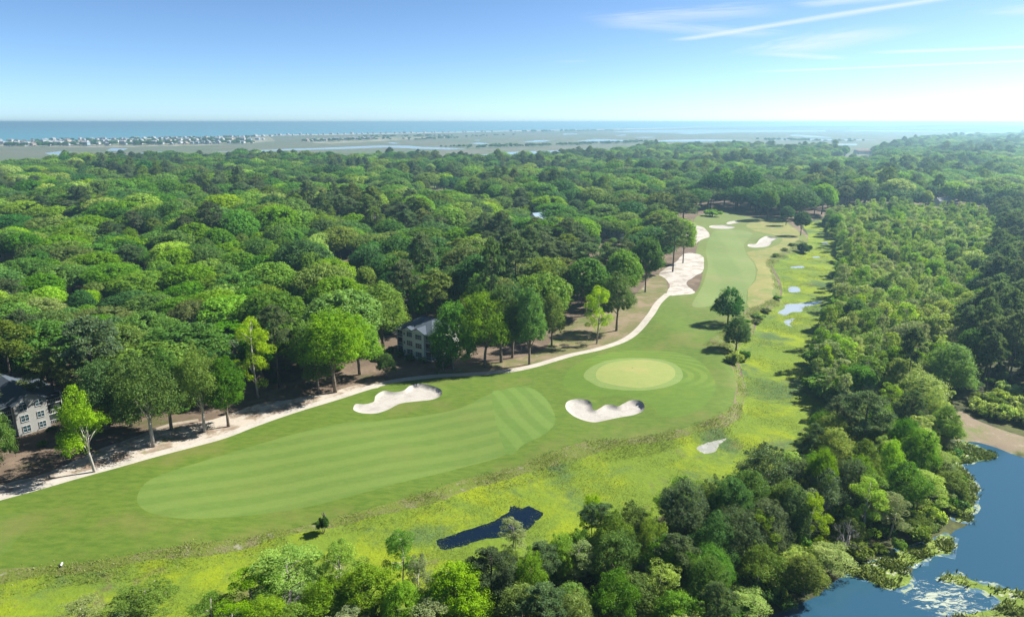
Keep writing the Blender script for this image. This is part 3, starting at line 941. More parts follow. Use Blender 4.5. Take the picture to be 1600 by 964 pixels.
def make_oak(seed, detail=1.0, H=16.0, R=5.5, z0=4.5, nl=6, flat=0.85, irr=0, dome=0, sparse=0):
    rng = np.random.default_rng(seed)
    zc = z0 + (H - z0) * 0.52
    L = [(np.array([0, 0, zc + (0.1 if dome else 0.6)]), R * (0.86 if dome else 0.74), (H - zc) * (1.0 if dome else 0.92))]
    if sparse:
        L[0] = (L[0][0] + np.array([0, 0, 1.5]), R * 0.42, (H - zc) * 0.72)
    a0 = rng.random() * 6.28
    for k in range(nl):
        a = a0 + 6.28 * k / nl + rng.normal(0, 0.25)
        rr = R * (0.42 + 0.2 * rng.random())
        rad = R * (0.38 + 0.17 * rng.random())
        if sparse:
            rr, rad = R * (0.45 + 0.4 * rng.random()), R * (0.20 + 0.16 * rng.random())
        L.append((np.array([math.cos(a) * rr, math.sin(a) * rr, z0 + (H - z0) * (0.30 + 0.38 * rng.random())]), rad, rad * flat))
    pts = []
    for (c, rx, rz) in L:
        d = rng.normal(size=(260, 3))
        d /= np.linalg.norm(d, axis=1)[:, None]
        d = d[d[:, 2] > -0.55]
        p = c + d * np.array([rx, rx, rz])
        ok = np.ones(len(p), bool)
        for (c2, rx2, rz2) in L:
            if c2 is c:
                continue
            q = (p - c2) / np.array([rx2, rx2, rz2])
            ok &= (q ** 2).sum(1) > 0.72
        pts.append(p[ok])
    pts = np.concatenate(pts)
    rng.shuffle(pts)
    cen = thin(pts, R * (0.185 if dome else 0.235))
    rad = R * (0.13 + 0.11 * rng.random(len(cen))) if dome else R * (0.17 + 0.13 * rng.random(len(cen)))
    if irr:     # stray sprays beyond the dome, and clumps of very different size
        ex = cen[rng.random(len(cen)) < 0.45]
        mid = np.array([0, 0, zc])
        ex = mid + (ex - mid) * rng.uniform(1.06, 1.24, (len(ex), 1)) + rng.normal(0, 0.3, ex.shape)
        rad = rad * rng.uniform(0.7, 1.25, len(rad))
        cen = np.concatenate([cen, ex])
        rad = np.concatenate([rad, R * rng.uniform(0.06, 0.14, len(ex))])
    n_per = int(5200 * detail / len(cen))
    cards = leaf_cards(rng, cen, rad, n_per, (0.62 if not irr else 0.60) / math.sqrt(detail), low=-0.6, spread=0.62 if irr else 0.42, ragged=bool(irr))
    core = None if sparse else cores(rng, np.concatenate([cen * np.array([0.84, 0.84, 0.96])]), rad * (1.0 if irr else 1.15), 0.42 if irr else 0.6)
    tgt = [c * 0.95 for c, _, _ in L[1:]]
    return cards, core, limbs(rng, H, zc, tgt, 0.32, bark=BARK_PALE if sparse else BARK)


def make_pine(seed, detail=1.0, H=20.0, R=4.2, z0=10.0):
    rng = np.random.default_rng(seed)
    cen, tg = [], []
    nb = 26
    for k in range(nb):
        t = (k + 0.5) / nb
        z = z0 + (H - 1.0 - z0) * t
        ln = R * (0.55 + 0.5 * math.sin(math.pi * min(1, t * 0.9 + 0.12))) * (0.75 + 0.4 * rng.random()) * (1.0 if t < 0.75 else (1.25 - t) / 0.5)
        a = k * 2.4 + rng.normal(0, 0.4)
        tip = np.array([math.cos(a) * ln, math.sin(a) * ln, z + ln * 0.16])
        cen.append(tip)
        if ln > R * 0.6:
            cen.append(tip * np.array([0.58, 0.58, 1]) + np.array([*rng.normal(0, 0.5, 2), 0.2]))
        tg.append(tip)
    cen.append(np.array([0, 0, H - 0.6]))
    cen = np.array(cen)
    rad = 0.85 + 0.65 * rng.random(len(cen))
    cards = leaf_cards(rng, cen, rad, int(4600 * detail / len(cen)), 0.75 / math.sqrt(detail), squash=0.62, low=-0.4, aspect=3.2, radial=True)
    mb = MB()
    bend = rng.normal(0, 0.5, 2)
    mb.tube([(0, 0, -0.6), (bend[0] * 0.4, bend[1] * 0.4, H * 0.4), (bend[0] * 0.3, bend[1] * 0.3, H * 0.75), (0, 0, H - 0.6)], [0.34, 0.26, 0.17, 0.05], 7)
    for tip in tg:
        mb.tube([(bend[0] * 0.3, bend[1] * 0.3, tip[2] - 0.5), tip], [0.08, 0.03], 4)
    return cards, cores(rng, cen, rad, 0.45, 0.6), mb.mesh('trunk', BARK_DARK, True)


def make_swamp(seed, detail=1.0, H=13.0, R=2.9, z0=3.0, bark=BARK_PALE):
    rng = np.random.default_rng(seed)
    cen, tg = [], []
    n = 44
    for k in range(n):
        t = rng.random() ** 0.85
        z = z0 + (H - z0) * t
        prof = R * (0.42 + 0.62 * math.sin(math.pi * min(1.0, 0.2 + 0.72 * t))) * (1.0 if t < 0.8 else 1.55 - 0.7 * t)
        r = prof * math.sqrt(rng.random()) * 1.05
        a = rng.random() * 6.28
        c = np.array([math.cos(a) * r, math.sin(a) * r, z])
        cen.append(c)
        if k % 2 == 0:
            tg.append(c)
    cen = np.array(cen)
    rad = 0.5 + 0.55 * rng.random(len(cen))
    cards = leaf_cards(rng, cen, rad, int(3600 * detail / len(cen)), 0.40 / math.sqrt(detail), squash=0.8, low=-0.8, spread=0.9, aspect=2.0)
    mb = MB()
    bend = rng.normal(0, 0.4, 2)
    mb.tube([(0, 0, -0.5), (bend[0], bend[1], H * 0.45), (bend[0] * 0.5, bend[1] * 0.5, H * 0.95)], [0.2, 0.13, 0.03], 6)
    for c in tg:
        mb.tube([(bend[0] * 0.8, bend[1] * 0.8, max(1.0, c[2] - 1.4)), c], [0.06, 0.02], 4)
    return cards, None, mb.mesh('trunk', bark, True)


def make_shrub(seed, detail=1.0, H=2.6, R=2.2):
    rng = np.random.default_rng(seed)
    n = 22
    a, r = rng.random(n) * 6.28, np.sqrt(rng.random(n)) * R * 0.78
    h = H * (0.35 + 0.45 * rng.random(n)) * (1 - 0.45 * (r / R) ** 2)
    cen = np.column_stack([np.cos(a) * r, np.sin(a) * r, h])
    rad = R * (0.22 + 0.16 * rng.random(n))
    cards = leaf_cards(rng, cen, rad, int(1700 * detail / n), 0.36 / math.sqrt(detail), low=-0.6, spread=0.7)
    mb = MB()
    for k in range(7):
        mb.tube([(0, 0, -0.3), cen[k]], [0.07, 0.025], 4)
    return cards, cores(rng, cen, rad, 0.6), mb.mesh('stem', BARK, True)


def make_bare(seed, H=11.0, bark=BARK_DEAD):
    rng = np.random.default_rng(seed)
    tw, br = MB(), MB()

    def grow(p, d, ln, r, lv):
        q = p + d * ln
        m = (p + q) / 2 + rng.normal(0, ln * 0.05, 3)
        (br if lv < 2 else tw).tube([p, m, q], [r, r * 0.8, r * 0.6], 5 if lv < 2 else 3)
        if lv >= 4:
            return
        for k in range(4 if lv < 3 else 3):
            nd = d + rng.normal(0, 0.55, 3)
            nd[2] = abs(nd[2]) * 0.8 + 0.15
            nd /= np.linalg.norm(nd)
            grow(p + d * ln * (0.55 + 0.45 * rng.random()), nd, ln * (0.55 + 0.2 * rng.random()), max(r * 0.5, 0.022), lv + 1)
    grow(np.array([0, 0, -0.4]), np.array([0.03, 0.02, 1.0]), H * 0.42, 0.2, 0)
    return br.mesh('trunk', bark, True), tw.mesh('crown', bark)


# prototypes: PROTO[kind] = list of (mesh data of the crown without material, trunk mesh)
PROTO = {
    'oak': [make_oak(11, 1.5, R=7.2, H=15, nl=5, flat=0.72, dome=1), make_oak(12, 1.5, R=6.4, H=17, nl=4, dome=1), make_oak(13, 1.5, R=7.8, H=14.5, nl=6, flat=0.66, dome=1), make_oak(14, 1.5, H=16, R=6.8, nl=3, flat=0.8, dome=1), make_oak(15, 1.5, H=18, R=6.4, z0=5, nl=5, dome=1), make_oak(16, 1.5, H=15, R=7.4, nl=4, flat=0.75, dome=1)],
    'oakfine': [make_oak(21, 5.0, z0=3.4, nl=8, irr=1), make_oak(22, 5.0, R=4.8, H=17, z0=3.6, nl=7, irr=1), make_oak(23, 5.0, R=6.0, H=15, z0=3.5, nl=9, irr=1), make_oak(24, 5.0, H=17, R=4.4, z0=2.4, nl=9, irr=1), make_oak(25, 5.0, H=13, R=5.2, z0=0.6, nl=8, flat=1.0, irr=1), make_oak(26, 5.0, H=14, R=4.6, z0=1.6, nl=8, flat=1.0, irr=1), make_oak(27, 3.4, H=16, R=5.0, z0=3.0, nl=10, flat=0.9, irr=1, sparse=1), make_oak(28, 3.4, H=17, R=5.4, z0=3.0, nl=13, flat=0.85, irr=1, sparse=1)],
    'pine': [make_pine(31), make_pine(32, R=3.7, z0=11), make_pine(33, R=4.8, z0=9), make_pine(34, H=21, R=4.4, z0=12)],
    'pinefine': [make_pine(35, 2.2), make_pine(36, 2.2, R=4.8, z0=8.5)],
    'swamp': [make_swamp(41), make_swamp(42, R=2.5, H=14), make_swamp(43, R=3.3, H=12), make_swamp(44, R=3.0, z0=2.0)],
    'swampfine': [make_swamp(45, 3.6), make_swamp(46, 3.6, R=3.4, H=12, z0=2), make_swamp(47, 2.8, R=2.6, H=14)],
    'shrub': [make_shrub(51), make_shrub(52, R=2.6, H=2.2), make_shrub(53, R=1.9, H=2.8)],
}
DIM_OLD = {'oak': (16.0, 5.9), 'oakfine': (16.2, 5.6), 'pine': (20.0, 4.6), 'pinefine': (20.0, 4.9), 'swamp': (13.0, 3.2), 'swampfine': (13.0, 3.3), 'shrub': (2.5, 2.3), 'bare': (11.0, 3.6)}
DIM = {}
for _k, _lst in PROTO.items():
    for _i, _p in enumerate(_lst):
        _v = _p[0][0]
        DIM[(_k, _i)] = (float(np.percentile(_v[:, 2], 99.7)), float(np.percentile(np.hypot(_v[:, 0], _v[:, 1]), 98)))
for _i in range(3):
    DIM[('bare', _i)] = (11.0, 3.6)
BARE = [make_bare(61), make_bare(62, bark=TWIG_RED), make_bare(63)]
_cm = {}


def crown_data(kind, k, tint):
    key = (kind, k, tint)
    if key not in _cm:
        cards, core, tr = PROTO[kind][k]
        base = (kind, k)
        if base not in _cm:
            _cm[base] = crown_mesh('crown', cards, core, LEAF[tint])
            _cm[key] = _cm[base]
        else:
            me = _cm[base].copy()
            me.materials[0] = LEAF[tint]
            _cm[key] = me
    return _cm[key]


TREES = []      # every tree of the scene before it is decided which are built one by one


def add_tree(kind, tint, x, y, h, w, seed, label=None, group=None, name=None, zb=None, var=None, tilt=0.0):
    TREES.append(dict(tilt=tilt, kind=kind, tint=tint, x=x, y=y, h=h, w=w, seed=seed, label=label, group=group, name=name, zb=zb, var=var))


def at_base(kind, tint, px, py, top, wpx, label, group=None, z=None, name=None, var=None, tilt=0.0):
    """a tree whose foot and top are both seen in the photograph"""
    z = 0.0 if z is None else z
    x, y = G(px, py, z)
    k = (482 - top) / FPX
    zz = y * (k * CP - SP) / (CP + k * SP)
    f = y * CP + (CAMH - z) * SP
    add_tree(kind, tint, x, y, max(1.0, zz + CAMH - z), wpx * f / FPX, len(TREES) * 7 + 1, label, group, name, var=var, tilt=tilt)


def at_top(kind, tint, px, top, h, wpx, label, group=None, z=LOW, name=None, var=None):
    """a tree whose top is seen and whose foot is hidden"""
    x, y = G(px, top, z + h)
    f = y * CP + (CAMH - z - h * 0.6) * SP
    add_tree(kind, tint, x, y, h, wpx * f / FPX, len(TREES) * 7 + 1, label, group, name, var=var)


# ---- trees one can point at, along the edge of the wood beside the path
EG = 'trees along the edge of the wood'
at_base('oakfine', 'bright green', 148, 737, 603, 84, 'young yellowish tree leaning beside the sandy track, before the gabled condo', EG, var=6, tilt=-0.10)
at_base('oakfine', 'mid green', 240, 699, 552, 104, 'full rounded oak on a pale trunk at the sandy verge', EG, var=7)
at_base('oakfine', 'mid green', 268, 672, 545, 84, 'rounded oak just behind the full rounded oak at the verge', EG, var=1)
at_base('oakfine', 'olive green', 320, 675, 536, 84, 'airy olive tree with a pale trunk on the bare sand', EG, var=7)
at_base('oakfine', 'mid green', 357, 666, 556, 68, 'small dense oak on the bare sand, right beside the airy olive tree', EG, var=3)
at_base('pinefine', 'dark grey green', 436, 606, 478, 58, 'tall grey green pine in the gap left of the big dome oak', EG, var=0)
at_base('oakfine', 'bright green', 524, 613, 484, 112, 'big dome shaped oak on a dark trunk by the path left of the white bunker', EG, var=0)
at_base('oakfine', 'bright green', 562, 586, 497, 78, 'bright oak overlapping the right flank of the big dome oak', EG, var=1)
at_base('oakfine', 'mid green', 498, 615, 520, 60, 'low oak tucked against the left flank of the big dome oak', EG, var=3)
at_base('oakfine', 'bright green', 599, 546, 444, 88, 'tall bright oak on a long pale trunk left of the bay windowed condo', EG, var=1)
at_base('oakfine', 'mid green', 604, 591, 552, 32, 'little low tree before the bay windowed condo, beside the path', EG, var=3)
at_base('oakfine', 'mid green', 709, 578, 474, 88, 'full leafed oak covering the right end of the bay windowed condo', EG, var=4)
at_base('oakfine', 'bright green', 757, 573, 459, 96, 'tall spreading oak on a straight dark trunk above the path, right of the condo', EG, var=2)
at_base('oakfine', 'mid green', 783, 565, 446, 78, 'tall oak with several dark trunks behind the spreading oak, right of the condo', EG, var=1)
at_base('oakfine', 'deep green', 800, 558, 440, 74, 'tall deep green oak crowning the clump of oaks above the path', EG, var=0)
at_base('oakfine', 'mid green', 827, 570, 448, 54, 'slim upright oak leafed low down its trunk right beside the path', EG, var=3)
at_base('oakfine', 'bright green', 862, 540, 456, 44, 'slim rounded tree at the right end of the oak clump by the dry grass', EG, var=3)
at_base('swampfine', 'lime green', 932, 537, 446, 46, 'slender lime green tree standing alone on the dry grass inside the path bend', EG, var=0)
at_base('oakfine', 'mid green', 963, 517, 425, 60, 'mid green tree on a bare trunk beside the lime green tree on the dry grass', EG, var=1)
at_base('oak', 'bright green', 972, 478, 392, 66, 'yellowish broad oak at the wood edge above the dry grass', EG)
at_base('oak', 'mid green', 915, 495, 405, 74, 'broad green oak behind the lime green tree', EG)
at_base('oak', 'mid green', 1008, 458, 372, 52, 'green tree on twin thin trunks where the path meets the sand waste', EG)
at_base('pine', 'dark grey green', 1051, 426, 342, 44, 'tall dark pine on the edge of the sand waste', EG)
at_base('oak', 'bright green', 1067, 412, 343, 40, 'bright tree on twin trunks standing in the sand waste beside the tall pine', EG)
at_base('pine', 'dark grey green', 1066, 365, 300, 50, 'broad dark pine at the wood edge above the upper sand patch', EG)
for px, top, w, tint, lb in ((1093, 282, 40, 'deep green', 'tall dark tree at the left end of the row closing the hole'), (1110, 270, 44, 'deep green', 'tall dark rounded tree second in the row closing the hole'), (1131, 266, 46, 'mid green', 'tall green tree third in the row closing the hole'),
                          (1152, 264, 44, 'deep green', 'tall dark tree in the middle of the row closing the hole'), (1172, 268, 46, 'deep green', 'tall dark tree right of the middle of the row closing the hole'), (1186, 278, 40, 'mid green', 'green tree near the right end of the row closing the hole'), (1218, 280, 38, 'mid green', 'last green tree at the right end of the row closing the hole')):
    at_base('oak', tint, px, 325, top, w, lb, 'tall trees closing the far end of the hole')
for px, top, w, lb in ((1546, 448, 34, 'left one of the cluster of tall thin pines with bare trunks'), (1566, 440, 36, 'middle one of the cluster of tall thin pines with bare trunks'), (1590, 452, 34, 'right one of the cluster of tall thin pines with bare trunks'), (1432, 512, 40, 'lone flat topped pine above the bright tree behind the earth bank')):
    at_top('pine', 'dark grey green', px, top, 22, w, lb, 'tall thin pines', var=3)
at_base('oakfine', 'mid green', -14, 748, 612, 84, 'round oak at the left border, in front of the gabled condo', EG, var=4)
at_base('pinefine', 'olive green', 92, 652, 546, 92, 'spreading olive pine hanging over the roof of the gabled condo', EG, var=1)
at_base('oakfine', 'deep green', 168, 672, 566, 96, 'deep green oak filling the space right of the gabled condo', EG, var=4)
at_base('swampfine', 'lime green', 404, 622, 498, 62, 'tall lime tinted airy tree before the dark gap left of the big dome oak', EG, var=0)
at_base('oakfine', 'mid green', 205, 668, 560, 80, 'leafy oak between the deep green oak and the full rounded oak', EG, var=5)
at_base('oakfine', 'mid green', 482, 600, 500, 60, 'mid green oak in the shade behind the low oak by the path', EG, var=5)
at_base('oakfine', 'deep green', 692, 580, 522, 42, 'low dark tree at the right corner of the bay windowed condo', EG, var=5)
MG = 'trees between the fairway and the marsh'
at_base('oakfine', 'deep green', 1137, 505, 449, 50, 'upper one of the pair of round dark trees on the marsh bank', MG, var=4)
at_base('oakfine', 'deep green', 1150, 547, 487, 46, 'lower one of the pair of round dark trees on the marsh bank', MG, var=5)
at_base('shrub', 'pale sage green', 1147, 566, 547, 26, 'pale round shrub below the pair of round dark trees', 'shrubs on the marsh bank')
at_base('shrub', 'mid green', 1164, 556, 541, 20, 'darker shrub touching the pale round shrub below the dark pair', 'shrubs on the marsh bank')
at_base('oak', 'deep green', 1251, 368, 330, 30, 'lone dark tree on the marsh edge casting a shadow on the dry turf', MG)
at_base('oak', 'deep green', 1228, 352, 322, 22, 'small dark tree at the far right corner of the dry turf', MG)
at_base('oak', 'mid green', 1199, 343, 296, 34, 'tall tree closing the far end of the hole, right of the dark gap', MG)
at_base('shrub', 'lime green', 1114, 338, 328, 30, 'bright round bush beyond the far bunkers', 'shrubs on the marsh bank')
at_base('shrub', 'deep green', 1255, 396, 380, 22, 'dark bush on the marsh bank right of the far kidney bunker', 'shrubs on the marsh bank', z=LOW)
at_base('shrub', 'deep green', 505, 836, 812, 19, 'blue green shrub on the bank above the marsh, under a dark stump', 'shrubs on the marsh bank', z=LOW)
# ---- foreground trees between the marsh and the pond
FG = 'trees between the marsh and the big pond'
for args in (
    ('swampfine', 'bright green', 222, 916, 6, 104, 'broad bright feathery tree at the bottom, nearest the left corner of the marsh'),
    ('swampfine', 'bright green', 330, 935, 6, 84, 'low feathery tree at the bottom between two bright ones'),
    ('swampfine', 'pale sage green', 120, 945, 5, 80, 'low pale feathery tree at the bottom left corner of the marsh'),
    ('oakfine', 'bright green', 575, 886, 9, 92, 'full bright tree at the bottom below the slim conical feathery tree'),
    ('swampfine', 'bright green', 388, 898, 8, 100, 'broad feathery tree at the bottom, touching the feathery fresh green tree'),
    ('oakfine', 'lime green', 628, 912, 9, 84, 'lime green tree at the bottom, next to the large bright lime maple'),
    ('oakfine', 'bright green', 500, 908, 8, 92, 'bright round tree at the bottom under the bright feathery marsh tree'),
    ('swampfine', 'lime green', 447, 862, 10, 118, 'feathery fresh green tree at the marsh edge, nearest left of the grey pale tree'),
    ('swampfine', 'bright green', 535, 850, 10, 92, 'bright feathery tree at the marsh edge with its bright top'),
    ('swampfine', 'mid green', 624, 826, 11, 58, 'slim conical feathery tree at the marsh edge left of the small pond'),
    ('swampfine', 'silvery green', 656, 868, 10, 56, 'thin silvery half bare tree right beside the slim conical tree'),
    ('oakfine', 'lime green', 715, 882, 11, 118, 'large bright lime maple at the bottom, left of the brilliant lime maple'),
    ('oakfine', 'lime green', 832, 857, 11, 64, 'brilliant lime round maple, brightest tree below the small pond'),
    ('pinefine', 'dark grey green', 768, 858, 12, 76, 'dark olive pine between the two bright lime maples'),
    ('oakfine', 'bright green', 878, 834, 9, 58, 'bright green round tree at the right tip of the small pond'),
    ('swampfine', 'silvery green', 800, 812, 7, 44, 'silvery bushy tree standing over the middle of the small pond'),
    ('oakfine', 'lime green', 927, 772, 9, 42, 'small lime tree at the marsh edge right of the small pond'),
    ('oakfine', 'lime green', 1019, 797, 12, 50, 'narrow lime maple glowing among dark trees above the reddish bare tree'),
    ('oakfine', 'olive green', 960, 795, 11, 76, 'olive broad tree between the small lime tree and the narrow lime maple'),
    ('oakfine', 'dark grey green', 1075, 752, 13, 92, 'dark grey green broad tree rising from the marsh edge right of the narrow lime maple'),
    ('oakfine', 'deep green', 1145, 745, 13, 80, 'deep green broad tree between two grey green ones at the marsh edge'),
    ('oakfine', 'dark grey green', 1205, 694, 14, 112, 'largest dark grey green tree on the marsh edge below the mud patch'),
    ('oakfine', 'bright green', 1293, 702, 14, 58, 'bright fresh maple beside the largest dark grey green tree'),
    ('pinefine', 'dark grey green', 1360, 612, 17, 90, 'tall soft dark pine crowning the wood left of the earth bank'),
    ('oakfine', 'lime green', 1398, 684, 12, 44, 'lime maple below the tall soft dark pine'),
    ('oakfine', 'bright green', 1302, 646, 12, 64, 'light green tree at the marsh edge left of the tall soft dark pine'),
    ('oakfine', 'pale sage green', 1443, 580, 13, 92, 'dome shaped grey green tree above the tip of the earth bank'),
    ('oakfine', 'bright green', 1493, 536, 16, 82, 'tall bright tree on a dark trunk behind the tip of the earth bank'),
    ('swampfine', 'lime green', 1362, 752, 11, 66, 'yellowish airy tree in the wood facing the big pond'),
    ('swampfine', 'lime green', 1277, 772, 11, 56, 'yellow topped half bare tree left of the yellowish airy tree'),
    ('swampfine', 'pale sage green', 1445, 738, 9, 80, 'pale willow leaning over the pond shore plants'),
    ('swampfine', 'silvery green', 1400, 770, 9, 60, 'silvery willow behind the pale willow by the pond shore'),
    ('oakfine', 'deep green', 1120, 800, 12, 84, 'deep green bulky tree in the middle of the foreground wood'),
    ('oakfine', 'mid green', 1105, 868, 10, 76, 'mid green tree right of the reddish bare tree'),
    ('oakfine', 'mid green', 965, 885, 11, 84, 'mid green tree left of the reddish bare tree'),
    ('oakfine', 'olive green', 1190, 850, 8, 88, 'olive bushy tree at the pond inlet'),
    ('oakfine', 'olive green', 1262, 868, 7, 74, 'olive bushy tree hanging over the pond water, right of the inlet'),
    ('oakfine', 'pale sage green', 900, 930, 9, 80, 'sage green tree at the very bottom below the brilliant lime maple'),
    ('oakfine', 'mid green', 1060, 930, 8, 90, 'mid green tree at the very bottom below the reddish bare tree'),
):
    at_top(*args, FG)
at_top('bare', 'red', 1012, 862, 9, 62, 'reddish leafless tree among green trees in the foreground wood', 'leafless trees', var=1)
at_top('bare', 'grey', 452, 915, 8, 40, 'grey leafless tree in front of the feathery fresh green tree', 'leafless trees', var=0)
at_top('bare', 'grey', 668, 905, 8, 36, 'grey leafless tree beside the large bright lime maple', 'leafless trees', var=2)
at_top('bare', 'grey', 1330, 800, 9, 44, 'grey leafless tree leaning out between the airy tree and the pond', 'leafless trees', var=0)
at_top('bare', 'grey', 806, 800, 7, 26, 'thin grey leafless tree standing at the small pond', 'leafless trees', var=2)
at_top('bare', 'grey', 1172, 770, 12, 40, 'grey leafless stem inside the dark part of the foreground wood', 'leafless trees', var=0)

# ---- the woods, filled tree by tree
WOOD_L = np.concatenate([np.array([G(*p) for p in [(-700, 905), (-260, 800), (0, 735), (100, 705), (180, 680), (240, 660), (300, 640), (400, 610), (470, 597), (540, 582), (590, 565), (610, 540), (640, 535), (700, 560), (760, 545), (840, 533), (865, 510), (905, 490), (945, 472), (985, 455), (1005, 445), (1024, 422), (1040, 405), (1056, 388), (1064, 366), (1070, 346), (1084, 334), (1108, 326), (1180, 334), (1205, 339), (1240, 343), (1262, 342), (1275, 338), (1330, 330), (1560, 330), (1700, 332), (2300, 340)]]), FAR_EDGE[::-1]])
SWAMP = gpoly([(1290, 350), (1330, 338), (1420, 335), (1540, 345), (1560, 380), (1540, 450), (1505, 520), (1490, 585), (1440, 630), (1370, 655), (1310, 650), (1276, 615), (1268, 580), (1280, 540), (1304, 490), (1312, 440), (1318, 400)], LOW, smooth=False)
DARK_R = gpoly([(1545, 345), (1700, 332), (2400, 345), (2400, 700), (1760, 650), (1640, 618), (1530, 612), (1500, 590), (1505, 520), (1540, 450), (1560, 380)], LOW, smooth=False)
FORE = gpoly([(-60, 1130), (130, 1035), (300, 1000), (420, 985), (640, 960), (800, 905), (950, 858), (1100, 805), (1200, 750), (1290, 696), (1330, 668), (1440, 652), (1468, 666), (1480, 700), (1492, 740), (1500, 785), (1486, 825), (1440, 850), (1380, 872), (1330, 885), (1290, 903), (1240, 938), (1160, 985), (1090, 1080), (1100, 1250), (200, 1250)], LOW, smooth=False)
SHRUBS_R = gpoly([(1525, 650), (1515, 625), (1560, 612), (1640, 618), (1760, 650), (1760, 700), (1600, 670)], LOW, smooth=False)
# sights the photograph keeps open between the crowns: left, top, right, bottom, how far they lie
OPEN = [
    (612, 498, 690, 572, 219), (0, 604, 82, 690, 172), (0, 320, 90, 334, 470), (838, 328, 856, 338, 480),
    (0, 383, 24, 397, 330), (676, 284, 708, 295, 700), (942, 352, 970, 368, 420), (10, 338, 26, 346, 430),
    (1462, 308, 1490, 318, 600), (520, 372, 545, 392, 340), (448, 528, 464, 540, 185),
    (1340, 233, 1362, 243, 1500), (1300, 238, 1322, 243, 1400),
]


def hides(t, x0, y0, x1, y1, dist):
    if t['y'] > dist - 4:
        return False
    pxc, ptop = proj(t['x'], t['y'], t['h'])
    _, pbot = proj(t['x'], t['y'], t['h'] * 0.25)
    hw = t['w'] * 0.5 * FPX / (t['y'] * CP + 60 * SP)
    return pxc + hw > x0 and pxc - hw < x1 and ptop < y1 and pbot > y0


def jitter_grid(poly, s, rng, j=0.42, ymin=0, ymax=1e9, lim=1.05):
    lo, hi = poly.min(0), poly.max(0)
    y0, y1 = max(lo[1], ymin), min(hi[1], ymax)
    xs = np.arange(max(lo[0], -lim * y1 - 60), min(hi[0], lim * y1 + 60), s)
    ys = np.arange(y0, y1, s)
    if not len(xs) or not len(ys):
        return np.zeros((0, 2))
    gx, gy = np.meshgrid(xs, ys)
    gx[1::2] += s / 2
    p = np.stack([gx.ravel(), gy.ravel()], 1)
    p = p + rng.uniform(-j, j, p.shape) * s
    p = p[np.abs(p[:, 0]) < lim * p[:, 1] + 60]
    return p[inside(p, poly)]


NFEAT = len(TREES)


def patchy(x, y, s, ph):
    return math.sin(x / s + ph) * math.cos(y / s * 0.8 + ph * 2) + 0.6 * math.sin((x + y) / s * 1.7 + ph)


